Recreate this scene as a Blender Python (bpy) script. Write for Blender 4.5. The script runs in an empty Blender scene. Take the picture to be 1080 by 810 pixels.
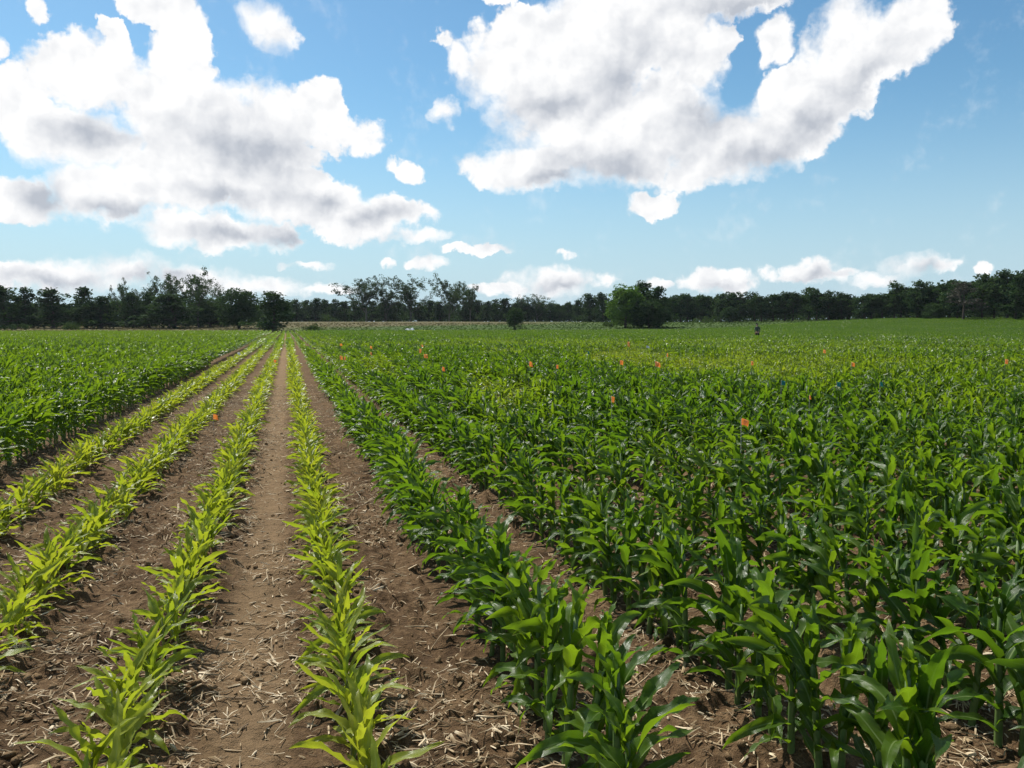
import bpy, math, random
import numpy as np
from mathutils import Vector, Matrix

PI = math.pi
rad = math.radians
random.seed(7)
RNG = np.random.default_rng(7)
S = bpy.context.scene
C = S.collection

# ------------------------------------------------------------------ camera
CAM_H = 1.53
YAW = rad(15.24)          # the crop rows run along +Y, the camera looks to the right of them
PITCH = rad(4.01)
F = 870.0                 # focal length in photo pixels (1080 wide)
cy_, sy_ = math.cos(YAW), math.sin(YAW)
RIGHT = np.array([cy_, -sy_, 0.0])
F0 = np.array([sy_, cy_, 0.0])
FWD = F0 * math.cos(PITCH) + np.array([0, 0, -math.sin(PITCH)])
UP = F0 * math.sin(PITCH) + np.array([0, 0, math.cos(PITCH)])

cam_d = bpy.data.cameras.new('camera')
cam_d.sensor_width = 36.0
cam_d.lens = F / 1080.0 * 36.0
cam_d.clip_start = 0.05
cam_d.clip_end = 20000
cam = bpy.data.objects.new('camera', cam_d)
cam.location = (0, 0, CAM_H)
cam.rotation_euler = (rad(90) - PITCH, 0, -YAW)
C.objects.link(cam)
S.camera = cam

def ray(px, py):
    return FWD + RIGHT * (px - 540) / F + UP * (405 - py) / F

def az_el(px, py):
    d = ray(px, py)
    return math.atan2(d[0], d[1]), math.atan2(d[2], math.hypot(d[0], d[1]))

# ------------------------------------------------------------------ noise
def vnoise(x, y, seed=0):
    xi = np.floor(x).astype(np.int64); yi = np.floor(y).astype(np.int64)
    fx = x - xi; fy = y - yi
    fx = fx * fx * (3 - 2 * fx); fy = fy * fy * (3 - 2 * fy)
    def h(a, b):
        n = (a * 374761393 + b * 668265263 + seed * 144665) & 0x7fffffff
        n = ((n ^ (n >> 13)) * 1274126177) & 0x7fffffff
        return ((n ^ (n >> 16)) & 0xffff) / 65535.0
    return (h(xi, yi) * (1 - fx) + h(xi + 1, yi) * fx) * (1 - fy) + (h(xi, yi + 1) * (1 - fx) + h(xi + 1, yi + 1) * fx) * fy

def fbm(x, y, oct=4, seed=0):
    s = 0; a = 0.5; t = 0
    for k in range(oct):
        s = s + a * vnoise(x * 2 ** k + 17.3 * k, y * 2 ** k - 9.1 * k, seed + k); t += a; a *= 0.5
    return s / t

def sstep(a, b, x):
    t = np.clip((x - a) / (b - a), 0, 1)
    return t * t * (3 - 2 * t)

def terrain(x, y):
    """Height of the land: flat near the camera, rising gently towards the woods, more so on the right."""
    x = np.asarray(x, float); y = np.asarray(y, float)
    d = np.hypot(x, y)
    az = np.arctan2(x, y) - YAW
    z = 3.3 * sstep(140, 330, d)
    z = z + 1.5 * sstep(150, 260, d) * sstep(rad(10), rad(30), az)
    z = z - 0.9 * sstep(150, 260, d) * sstep(rad(-12), rad(-26), az)
    z = z + 0.5 * (fbm(x / 60, y / 60, 2, 3) - 0.5) * sstep(100, 200, d)
    return z

def ground_at(px, py, hh=0.0):
    """World point where the sight line through a pixel is hh above the land."""
    r = ray(px, py)
    for t in np.geomspace(1.2, 600, 4000):
        p = r * t
        if CAM_H + p[2] <= terrain(p[0], p[1]) + hh:
            return float(p[0]), float(p[1])
    return float(p[0]), float(p[1])

def at_dist(px, d, py=344):
    az, _ = az_el(px, py)
    return d * math.sin(az), d * math.cos(az)

def in_poly(x, y, poly):
    inside = np.zeros(np.shape(x), bool)
    n = len(poly)
    for i in range(n):
        x1, y1 = poly[i]; x2, y2 = poly[(i + 1) % n]
        cond = ((y1 > y) != (y2 > y)) & (x < (x2 - x1) * (y - y1) / (y2 - y1 + 1e-12) + x1)
        inside ^= cond
    return inside

# ------------------------------------------------------------------ mesh helpers
def mk_mesh(name, V, Q, uv=None, tint=None, mats=(), smooth=True, T=None, mat_idx=None):
    V = np.asarray(V, np.float32); Q = np.asarray(Q, np.int32).reshape(-1, 4)
    me = bpy.data.meshes.new(name)
    nT = 0 if T is None else len(T)
    nl = len(Q) * 4 + nT * 3
    me.vertices.add(len(V)); me.vertices.foreach_set('co', V.ravel())
    loops = Q.ravel()
    starts = np.arange(len(Q), dtype=np.int32) * 4
    totals = np.full(len(Q), 4, np.int32)
    if nT:
        T = np.asarray(T, np.int32)
        loops = np.concatenate([loops, T.ravel()])
        starts = np.concatenate([starts, len(Q) * 4 + np.arange(nT, dtype=np.int32) * 3])
        totals = np.concatenate([totals, np.full(nT, 3, np.int32)])
    me.loops.add(nl); me.loops.foreach_set('vertex_index', loops.astype(np.int32))
    me.polygons.add(len(starts)); me.polygons.foreach_set('loop_start', starts)
    me.polygons.foreach_set('loop_total', totals)
    me.polygons.foreach_set('use_smooth', np.full(len(starts), smooth))
    if mat_idx is not None:
        me.polygons.foreach_set('material_index', np.asarray(mat_idx, np.int32))
    if uv is not None:       # given per vertex
        l = me.uv_layers.new(name='UVMap')
        l.data.foreach_set('uv', np.asarray(uv, np.float32)[loops].ravel())
    if tint is not None:
        a = me.attributes.new('tint', 'FLOAT', 'POINT')
        a.data.foreach_set('value', np.asarray(tint, np.float32))
    for m in mats: me.materials.append(m)
    me.update(calc_edges=True)
    me.validate()
    return me

def link(name, me, parent=None, loc=None):
    o = bpy.data.objects.new(name, me)
    C.objects.link(o)
    if parent: o.parent = parent
    if loc is not None: o.location = loc
    return o

def tag(o, label=None, cat=None, group=None, kind=None):
    if label: o['label'] = label
    if cat: o['category'] = cat
    if group: o['group'] = group
    if kind: o['kind'] = kind
    return o

def empty(name, loc, rz=0.0):
    o = bpy.data.objects.new(name, None); C.objects.link(o)
    o.empty_display_size = 0.1
    o.location = loc; o.rotation_euler = (0, 0, rz)
    return o

class Geo:
    """Collects pieces of geometry."""
    def __init__(s): s.V = []; s.Q = []; s.uv = []; s.n = 0
    def add(s, V, Q, uv=None):
        V = np.asarray(V, float); s.V.append(V); s.Q.append(np.asarray(Q, int).reshape(-1, 4) + s.n)
        s.uv.append(np.zeros((len(V), 2)) if uv is None else np.asarray(uv, float)); s.n += len(V)
    def arr(s): return np.concatenate(s.V), np.concatenate(s.Q), np.concatenate(s.uv)

def tube(P, R, n=6, cap=True):
    P = np.asarray(P, float); m = len(P)
    T = np.gradient(P, axis=0); T /= np.linalg.norm(T, axis=1)[:, None] + 1e-9
    ref = np.array([1.0, 0.2, 0.1]) if abs(T[0][2]) > 0.7 else np.array([0, 0, 1.0])
    V = []
    for i in range(m):
        a = np.cross(T[i], ref); a /= np.linalg.norm(a); b = np.cross(T[i], a)
        for k in range(n):
            t = 2 * PI * k / n
            V.append(P[i] + R[i] * (a * math.cos(t) + b * math.sin(t)))
    Q = []
    for i in range(m - 1):
        for k in range(n):
            k2 = (k + 1) % n
            Q.append((i * n + k, i * n + k2, (i + 1) * n + k2, (i + 1) * n + k))
    V = list(V)
    uv = [(k / n, i / max(1, m - 1)) for i in range(m) for k in range(n)]
    if cap:
        c = len(V); V.append(P[-1]); uv.append((0.5, 1.0))
        o = (m - 1) * n
        for k in range(0, n, 2):
            Q.append((o + k, o + (k + 1) % n, o + (k + 2) % n, c))
    return np.array(V), np.array(Q), np.array(uv)

# ------------------------------------------------------------------ materials
def mat(name):
    m = bpy.data.materials.new(name); m.use_nodes = True
    m.node_tree.nodes.clear()
    return m, m.node_tree.nodes, m.node_tree.links

class NB:
    """Small node building helper."""
    def __init__(s, tree): s.t = tree; s.N = tree.nodes; s.L = tree.links
    def new(s, t, **kw):
        n = s.N.new(t)
        for k, v in kw.items(): setattr(n, k, v)
        return n
    def put(s, sock, v):
        if hasattr(v, 'is_output') or isinstance(v, bpy.types.NodeSocket): s.L.new(v, sock)
        elif v is not None: sock.default_value = v
    def math(s, op, a, b=None, c=None, clamp=False):
        n = s.new('ShaderNodeMath', operation=op, use_clamp=clamp)
        s.put(n.inputs[0], a)
        if b is not None: s.put(n.inputs[1], b)
        if c is not None: s.put(n.inputs[2], c)
        return n.outputs[0]
    def vmath(s, op, a, b=None):
        n = s.new('ShaderNodeVectorMath', operation=op)
        s.put(n.inputs[0], a)
        if b is not None: s.put(n.inputs[1], b)
        return n.outputs[0]
    def mix(s, f, a, b):
        n = s.new('ShaderNodeMix', data_type='RGBA')
        s.put(n.inputs[0], f); s.put(n.inputs[6], a); s.put(n.inputs[7], b)
        return n.outputs[2]
    def noise(s, vec, scale, detail=4, rough=0.55, dim='3D', dist=0.0):
        n = s.new('ShaderNodeTexNoise', noise_dimensions=dim)
        if vec is not None: s.put(n.inputs['Vector'], vec)
        n.inputs['Scale'].default_value = scale; n.inputs['Detail'].default_value = detail
        n.inputs['Roughness'].default_value = rough; n.inputs['Distortion'].default_value = dist
        return n
    def ramp(s, f, stops):
        n = s.new('ShaderNodeValToRGB'); e = n.color_ramp.elements
        while len(e) < len(stops): e.new(0.5)
        for i, (p, c) in enumerate(stops):
            e[i].position = p; e[i].color = (*c, 1) if len(c) == 3 else c
        s.put(n.inputs[0], f)
        return n.outputs[0]
    def step(s, v, a, b, o0=0.0, o1=1.0):
        n = s.new('ShaderNodeMapRange', interpolation_type='SMOOTHSTEP')
        s.put(n.inputs[0], v); s.put(n.inputs[1], a); s.put(n.inputs[2], b)
        n.inputs[3].default_value = o0; n.inputs[4].default_value = o1
        return n.outputs[0]

def leaf_material():
    """Corn blades: dark blue-green (tint 0) to pale lime (tint 1), thin and see-through to light, with a pale midrib."""
    m, N, L = mat('corn_leaf'); b = NB(m.node_tree)
    at = b.new('ShaderNodeAttribute', attribute_name='tint')
    oi = b.new('ShaderNodeObjectInfo')
    uv = b.new('ShaderNodeTexCoord')
    sx = b.new('ShaderNodeSeparateXYZ'); L.new(uv.outputs['UV'], sx.inputs[0])
    n1 = b.noise(uv.outputs['Object'], 9.0, 3)
    t = b.math('ADD', at.outputs['Fac'], b.math('MULTIPLY', b.math('SUBTRACT', oi.outputs['Random'], 0.5), 0.16))
    t = b.math('ADD', t, b.math('MULTIPLY', b.math('SUBTRACT', n1.outputs['Fac'], 0.5), 0.22), clamp=True)
    col = b.ramp(t, [(0.0, (0.029, 0.074, 0.008)), (0.3, (0.074, 0.136, 0.011)), (0.6, (0.13, 0.19, 0.02)), (1.0, (0.28, 0.31, 0.036))])
    tr = b.ramp(t, [(0.0, (0.15, 0.295, 0.010)), (0.3, (0.255, 0.395, 0.012)), (0.6, (0.33, 0.46, 0.018)), (1.0, (0.54, 0.58, 0.03))])
    mid = b.step(b.math('ABSOLUTE', b.math('SUBTRACT', sx.outputs[0], 0.5)), 0.0, 0.07, 1.0, 0.0)
    mid = b.math('MULTIPLY', mid, b.step(sx.outputs[1], 0.95, 0.3, 0.0, 0.7))
    col = b.mix(mid, col, (0.30, 0.40, 0.16, 1))
    tip = b.math('MULTIPLY', b.step(b.math('ADD', sx.outputs[1], b.math('MULTIPLY', n1.outputs['Fac'], 0.1)), 0.97, 1.06), 0.7)
    col = b.mix(tip, col, (0.32, 0.27, 0.10, 1))
    n9 = b.noise(uv.outputs['Object'], 42.0, 4, 0.6)
    col = b.mix(b.step(n9.outputs['Fac'], 0.50, 0.72, 0.0, 0.14), col, (0.17, 0.20, 0.05, 1))
    rgh = b.step(n9.outputs['Fac'], 0.3, 0.7, 0.27, 0.40)
    wv = b.new('ShaderNodeTexWave', wave_type='BANDS', bands_direction='X')
    L.new(uv.outputs['UV'], wv.inputs[0]); wv.inputs['Scale'].default_value = 5.0; wv.inputs['Distortion'].default_value = 0.4
    bp = b.new('ShaderNodeBump'); bp.inputs['Strength'].default_value = 0.3; bp.inputs['Distance'].default_value = 0.002
    L.new(wv.outputs['Fac'], bp.inputs['Height'])
    p = b.new('ShaderNodeBsdfPrincipled')
    L.new(col, p.inputs['Base Color']); L.new(rgh, p.inputs['Roughness'])
    p.inputs['Specular IOR Level'].default_value = 0.32
    L.new(bp.outputs[0], p.inputs['Normal'])
    tl = b.new('ShaderNodeBsdfTranslucent'); L.new(tr, tl.inputs[0])
    mx = b.new('ShaderNodeMixShader'); mx.inputs[0].default_value = 0.41
    L.new(p.outputs[0], mx.inputs[1]); L.new(tl.outputs[0], mx.inputs[2])
    o = b.new('ShaderNodeOutputMaterial'); L.new(mx.outputs[0], o.inputs[0])
    return m

def simple_mat(name, stops, scale=5.0, rough=0.7, spec=0.3, transl=None, bump=0.0, rnd=0.0, coord='Object', bscale=None):
    m, N, L = mat(name); b = NB(m.node_tree)
    tc = b.new('ShaderNodeTexCoord')
    n = b.noise(tc.outputs[coord], scale, 5)
    f = b.step(n.outputs['Fac'], 0.28, 0.72)
    if rnd:
        oi = b.new('ShaderNodeObjectInfo')
        f = b.math('ADD', f, b.math('MULTIPLY', b.math('SUBTRACT', oi.outputs['Random'], 0.5), rnd), clamp=True)
    k = len(stops) - 1
    col = b.ramp(f, [(i / k, c) for i, c in enumerate(stops)])
    p = b.new('ShaderNodeBsdfPrincipled'); L.new(col, p.inputs['Base Color'])
    p.inputs['Roughness'].default_value = rough; p.inputs['Specular IOR Level'].default_value = spec
    if bump:
        n2 = b.noise(tc.outputs[coord], bscale or scale * 4, 4)
        bp = b.new('ShaderNodeBump'); bp.inputs['Strength'].default_value = bump; bp.inputs['Distance'].default_value = 0.02
        L.new(n2.outputs['Fac'], bp.inputs['Height']); L.new(bp.outputs[0], p.inputs['Normal'])
    o = b.new('ShaderNodeOutputMaterial')
    if transl:
        tl = b.new('ShaderNodeBsdfTranslucent')
        tc2 = b.vmath('MULTIPLY', col, (transl[1], transl[2], transl[3])); L.new(tc2, tl.inputs[0])
        mx = b.new('ShaderNodeMixShader'); mx.inputs[0].default_value = transl[0]
        L.new(p.outputs[0], mx.inputs[1]); L.new(tl.outputs[0], mx.inputs[2]); L.new(mx.outputs[0], o.inputs[0])
    else: L.new(p.outputs[0], o.inputs[0])
    return m

M = {}
M['leaf'] = leaf_material()
M['stalk'] = simple_mat('corn_stalk', [(0.07, 0.13, 0.03), (0.14, 0.20, 0.06)], 20, 0.5, 0.4)
M['stalk_pale'] = simple_mat('young_corn_stalk', [(0.16, 0.20, 0.05), (0.26, 0.27, 0.09)], 20, 0.5, 0.4)
M['bark'] = simple_mat('bark', [(0.035, 0.028, 0.022), (0.085, 0.07, 0.055)], 3, 0.9, 0.1, bump=0.4, rnd=0.3)
M['bark_grey'] = simple_mat('grey_bark', [(0.07, 0.065, 0.055), (0.16, 0.145, 0.12)], 3, 0.9, 0.1, bump=0.4)
M['pine'] = simple_mat('pine_foliage', [(0.019, 0.040, 0.018), (0.056, 0.094, 0.032)], 0.5, 0.9, 0.04, (0.22, 1.4, 1.5, 0.9), rnd=0.5)
M['airy'] = simple_mat('airy_foliage', [(0.028, 0.048, 0.022), (0.06, 0.09, 0.034)], 0.5, 0.85, 0.05, (0.25, 1.3, 1.5, 0.8), rnd=0.4)
M['broad'] = simple_mat('broadleaf_foliage', [(0.05, 0.10, 0.022), (0.11, 0.18, 0.04)], 0.4, 0.85, 0.05, (0.3, 1.4, 1.6, 0.7), rnd=0.3)
M['brownish'] = simple_mat('brown_needles', [(0.045, 0.046, 0.034), (0.085, 0.078, 0.058)], 0.5, 0.8, 0.1, (0.15, 1.2, 1.2, 1.2))
M['shrub'] = simple_mat('shrub_foliage', [(0.03, 0.055, 0.018), (0.08, 0.12, 0.03)], 0.9, 0.85, 0.05, (0.22, 1.4, 1.6, 0.7), rnd=0.5)
M['straw'] = simple_mat('dry_straw', [(0.15, 0.10, 0.055), (0.38, 0.28, 0.16), (0.72, 0.60, 0.42)], 9, 0.75, 0.25)
M['clod'] = simple_mat('soil_clod', [(0.11, 0.07, 0.036), (0.26, 0.178, 0.10)], 14, 0.95, 0.05, bump=0.6, bscale=120)
M['orange'] = simple_mat('orange_flag_plastic', [(0.95, 0.38, 0.11), (0.95, 0.50, 0.18)], 10, 0.4, 0.4, (0.5, 1.05, 1.3, 1.3))
M['teal'] = simple_mat('teal_flag_plastic', [(0.03, 0.24, 0.22), (0.05, 0.33, 0.29)], 10, 0.45, 0.4, (0.4, 1.1, 1.1, 1.1))
M['white'] = simple_mat('white_plastic', [(0.68, 0.68, 0.66), (0.80, 0.80, 0.78)], 6, 0.5, 0.4)
M['wire'] = simple_mat('flag_wire', [(0.20, 0.19, 0.18), (0.32, 0.30, 0.28)], 6, 0.5, 0.5)
M['skin'] = simple_mat('skin', [(0.42, 0.25, 0.17), (0.48, 0.30, 0.21)], 8, 0.55, 0.3)
M['shirt'] = simple_mat('dark_green_shirt', [(0.045, 0.065, 0.05), (0.075, 0.10, 0.08)], 8, 0.85, 0.15)
M['trouser'] = simple_mat('dark_trousers', [(0.02, 0.024, 0.026), (0.035, 0.04, 0.045)], 8, 0.85, 0.15)
M['hair'] = simple_mat('dark_hair', [(0.012, 0.009, 0.007), (0.03, 0.022, 0.016)], 30, 0.5, 0.4)
M['boot'] = simple_mat('boot', [(0.04, 0.03, 0.02), (0.07, 0.05, 0.035)], 8, 0.6, 0.3)

# ------------------------------------------------------------------ field layout
SP = 0.76                       # row spacing in metres
X_R4 = 0.20
PALE_X = [X_R4 - 3 * SP, X_R4 - 2 * SP, X_R4 - SP, X_R4]
PALE_END = 58.0                 # the pale plots end here along the rows

def poly_w(pts, hh=0.5): return [ground_at(px, py, hh) for px, py in pts]
PATCH = [
    (poly_w([(391, 374), (408, 372), (434, 386), (430, 397), (400, 385)]), 0.85),
    (poly_w([(520, 367), (557, 367), (562, 374), (524, 375)]), 0.7),
    (poly_w([(498, 392), (560, 394), (590, 411), (575, 425), (545, 419), (515, 402)]), 0.82),
    (poly_w([(603, 372), (660, 365), (690, 366), (720, 373), (760, 375), (800, 361), (803, 386), (760, 396), (720, 391), (690, 388), (640, 381), (600, 379)]), 0.82),
    (poly_w([(780, 374), (832, 374), (884, 384), (874, 400), (862, 417), (835, 406), (800, 396), (786, 390)]), 0.72),
    (poly_w([(1026, 378), (1063, 378), (1061, 386), (1020, 387)]), 0.85),
    (poly_w([(945, 420), (1000, 411), (1078, 417), (1090, 433), (955, 435)]), 0.62),
    (poly_w([(352, 399), (366, 397), (369, 408), (355, 411)]), 0.5),
    (poly_w([(436, 347.5), (452, 347.5), (456, 350), (428, 350)]), 0.5),
    (poly_w([(340, 358), (356, 355), (362, 372), (345, 378)]), 0.4),
]

def field_tint(x, y):
    """0 = dark green corn, 1 = pale lime corn."""
    x = np.asarray(x, float); y = np.asarray(y, float)
    xw = x + 1.6 * (fbm(x / 4, y / 4, 3, 21) - 0.5); yw = y + 3.0 * (fbm(x / 4, y / 4, 3, 33) - 0.5)
    t = 0.06 + 0.26 * sstep(0.38, 0.66, fbm(x / 7, y / 11, 3, 5)) + 0.10 * (fbm(x / 1.3, y / 1.3, 2, 15) - 0.5)
    d = np.hypot(x, y)
    t = t + 0.10 * sstep(7, 20, d) * (1 - sstep(50, 80, d)) + 0.05 * sstep(8, 26, x) * (1 - sstep(60, 90, d)) + 0.20 * sstep(0.52, 0.66, fbm(x / 6.5 + 40, y / 8, 3, 55)) * sstep(9, 16, d)
    t = t * (1 - 0.70 * sstep(50, 95, d)) + 0.5 * np.maximum(0, fbm(x / 14, y / 6, 3, 27) - 0.5) * sstep(45, 80, d)
    for p, s in PATCH:
        cover = 0
        for q in range(5):                  # ragged, feathered plot edges
            cover = cover + in_poly(xw + 0.9 * (fbm(x / 1.1, y / 1.1, 2, 60 + q) - 0.5) * 2, yw + 1.8 * (fbm(x / 1.1, y / 1.1, 2, 80 + q) - 0.5) * 2, p) / 5.0
        t = t + (np.maximum(t, 0.86 * s) - t) * cover
    t = t + 0.22 * sstep(-2.6, -2.5, x) * sstep(6, 2, x) * sstep(30, 60, y)
    return t

def field_end(x, y):
    az = np.arctan2(x, y) - YAW
    e = 168 + 6 * (fbm(x / 25, y / 25, 2, 9) - 0.5)
    return e + 75 * sstep(rad(9), rad(26), az) + 6 * sstep(rad(3), rad(9), az)

# ------------------------------------------------------------------ corn plants
def leaf(g, L, W, phi, h, a0, a1, p, bend, twist, rip, segs, nc, r):
    t = np.linspace(0, 1, segs + 1)
    a = a0 + (a1 - a0) * t ** p + r.normal(0, 0.16) * np.sin(2 * PI * t * r.uniform(0.8, 1.5))
    ph = phi + bend * t * t
    dx = np.sin(a) * np.cos(ph); dy = np.sin(a) * np.sin(ph); dz = np.cos(a)
    st = L / segs
    P = np.zeros((segs + 1, 3))
    P[1:, 0] = np.cumsum((dx[1:] + dx[:-1]) / 2 * st); P[1:, 1] = np.cumsum((dy[1:] + dy[:-1]) / 2 * st); P[1:, 2] = np.cumsum((dz[1:] + dz[:-1]) / 2 * st)
    P[:, 2] += h
    T = np.stack([dx, dy, dz], 1)
    B0 = np.stack([-np.sin(ph), np.cos(ph), np.zeros_like(ph)], 1)
    N0 = np.cross(T, B0)                       # points back / up along the upper face
    tw = twist * t ** 1.3
    B = B0 * np.cos(tw)[:, None] + N0 * np.sin(tw)[:, None]
    Nn = -B0 * np.sin(tw)[:, None] + N0 * np.cos(tw)[:, None]
    w = W * np.minimum(1, 0.5 + 2.4 * t) * np.clip(1 - t ** 2.6, 0.02, 1) ** 0.85
    s = np.linspace(-1, 1, nc + 1)
    fold = 0.75 * (1 - 0.8 * t)
    k1, k2 = r.uniform(2.0, 4.5, 2); f1, f2 = r.uniform(0, 6.28, 2)
    V = np.zeros((segs + 1, nc + 1, 3)); uv = np.zeros((segs + 1, nc + 1, 2))
    for j, sj in enumerate(s):
        wave = rip * W * (np.sin(2 * PI * k1 * t + f1) if sj > 0 else np.sin(2 * PI * k2 * t + f2)) * sj * sj * np.sin(PI * np.clip(t, 0, 1)) ** 0.5
        V[:, j] = P + B * (sj * w / 2)[:, None] + Nn * (-(fold * abs(sj) * w / 2) + wave)[:, None] * -1
        uv[:, j, 0] = 0.5 + 0.5 * sj; uv[:, j, 1] = t
    Q = [(i * (nc + 1) + j, i * (nc + 1) + j + 1, (i + 1) * (nc + 1) + j + 1, (i + 1) * (nc + 1) + j) for i in range(segs) for j in range(nc)]
    g.add(V.reshape(-1, 3), Q, uv.reshape(-1, 2))

def corn(seed, style, segs, nc, skip=0, wide=1.0, stalk_sides=0):
    """Blades (and stalk) of one plant. style: 'dark', 'pale' or 'tall'."""
    r = np.random.default_rng(seed)
    if style == 'pale': H, n, Lm, W = 0.17, 8, 0.275, 0.043
    elif style == 'tall': H, n, Lm, W = 0.56, 13, 0.33, 0.056
    else: H, n, Lm, W = 0.43, 13, 0.262, 0.047
    H *= r.uniform(0.9, 1.1)
    g = Geo(); phi0 = r.uniform(0, 2 * PI)
    for i in range(n):
        f = i / (n - 1)
        if i < skip: 
            r.uniform(0, 1, 12); continue
        phi = phi0 + (PI if i % 2 else 0) + r.normal(0, 0.38)
        h = H * (0.10 + 0.88 * f)
        L = Lm * (0.62 + 0.45 * math.sin(PI * min(1, (f * 0.85 + 0.12)))) * r.uniform(0.88, 1.12)
        if f > 0.9: L *= 0.72
        elif f > 0.75: L *= 0.9
        a0 = rad(40 - 34 * f + r.normal(0, 6)); a1 = rad(142 - 96 * f ** 1.7 + r.normal(0, 24))
        if style == 'pale':
            a0 = rad(52 - 40 * f + r.normal(0, 6)); a1 = rad(116 - 74 * f ** 1.5 + r.normal(0, 18))
        leaf(g, L, W * wide * r.uniform(0.85, 1.12) * (0.72 + 0.36 * math.sin(PI * f)), phi, h, max(0.05, a0), a1,
             r.uniform(0.9, 1.7), r.normal(0, 0.55), r.normal(0, 1.05), r.uniform(0.10, 0.27), segs, nc, r)
    sg = Geo()
    rs = 0.006 if style == 'pale' else 0.0105
    P = [(0, 0, -0.03), (0.002, 0, H * 0.3), (0, 0.003, H * 0.7), (0, 0, H * 1.02)]
    if stalk_sides:
        V, Q, uv = tube(P, [rs * 1.15, rs, rs * 0.85, rs * 0.6], stalk_sides); uv[:, 0] = 0.9
        sg.add(V, Q, uv)
    return g, sg

NV = 10
PROTO = {}
for st, mt in (('dark', 'stalk'), ('pale', 'stalk_pale'), ('tall', 'stalk')):
    lst = []
    for k in range(NV):
        g, sg = corn(100 + k + 50 * len(PROTO), st, 14, 4, stalk_sides=8)
        V, Q, uv = g.arr()
        base = {'dark': 0.09, 'pale': 0.80, 'tall': 0.22}[st]
        ml = mk_mesh(st + '_corn_leaves', V, Q, uv, np.full(len(V), base + 0.10 * math.sin(k * 2.3)), [M['leaf']])
        V, Q, uv = sg.arr()
        ms = mk_mesh(st + '_corn_stalk', V, Q, uv, None, [M[mt]])
        lst.append((ml, ms))
    PROTO[st] = lst

def row_points(xr, y0, y1, sp, r, miss=0.05, jx=0.026):
    n = int((y1 - y0) / sp)
    y = y0 + (np.arange(n) + 0.5) * sp + r.normal(0, sp * 0.16, n)
    x = xr + r.normal(0, jx, n) + 0.05 * (fbm(y / 1.7 + xr * 7.3, y * 0 + xr, 2, 19) - 0.5) * 2
    k = r.uniform(0, 1, n) > miss
    return x[k], y[k]

def cam_space(x, y):
    dep = x * sy_ + y * cy_; lat = x * cy_ - y * sy_
    return dep, lat

def in_view(x, y, mar=1.22, add=1.2):
    dep, lat = cam_space(x, y)
    return (dep > 0.3) & (np.abs(lat) < dep * 0.62 * mar + add)

rr = np.random.default_rng(11)
def gather(xs, sp, y1, r):
    X, Y, K = [], [], []
    for i, xr in enumerate(xs):
        a, b = row_points(xr, 0.2, y1, sp, r)
        X.append(a); Y.append(b); K.append(np.full(len(a), i))
    return np.concatenate(X), np.concatenate(Y), np.concatenate(K)

DARK_X = [X_R4 + SP * (k + 1) - (0.06 if k == 0 else 0.0) for k in range(330)]
TALL_X = [X_R4 - SP * (k + 4) - 0.10 for k in range(150)]
fields = {}
x, y, k = gather(PALE_X, 0.125, 170, rr)
ok = in_view(x, y) & (cam_space(x, y)[0] > 1.9); fields['pale'] = [x[ok], y[ok], k[ok]]
x, y, k = gather(DARK_X, 0.13, 260, rr)
ok = in_view(x, y) & (cam_space(x, y)[0] > 2.15) & (np.hypot(x, y) < field_end(x, y)); fields['dark'] = [x[ok], y[ok], k[ok]]
x, y, k = gather(TALL_X, 0.125, 168, rr)
ok = in_view(x, y) & (cam_space(x, y)[0] > 2.5) & (np.hypot(x, y) < 166); fields['tall'] = [x[ok], y[ok], k[ok]]

ORD = ['nearest', 'second', 'third', 'fourth', 'fifth', 'sixth', 'seventh', 'eighth', 'ninth', 'tenth', 'eleventh', 'twelfth']
ROWORD = ['first', 'second', 'third', 'fourth', 'fifth', 'sixth', 'seventh', 'eighth', 'ninth', 'tenth', 'eleventh', 'twelfth', 'thirteenth', 'fourteenth', 'fifteenth']
PALE_ROW = ['row nearest the tall green block', 'second row from the tall green block', 'row just left of the bare wheel track', 'row just right of the bare wheel track']
NAMES = {'pale': ('young_corn_plant', 'young corn', 'pale young corn plants in four rows'),
         'dark': ('corn_plant', 'corn plant', 'dark green corn plants on the right'),
         'tall': ('tall_corn_plant', 'tall corn', 'tall corn plants of the block on the left')}
NTHING = {'pale': 300, 'dark': 300, 'tall': 300}

def corn_scale(st, x, y, t):
    v = 0.95 + 0.22 * (fbm(x / 2.2, y / 2.2, 2, 41) - 0.5) * 2 * 0.6
    if st == 'dark': v = v * (1.08 + 0.08 * sstep(0.9, 2.2, x)) * (1.08 - 0.42 * sstep(0.35, 0.8, t))
    if st == 'pale': v = v * (1.0 + 0.10 * sstep(20, 60, y))
    return v

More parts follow.
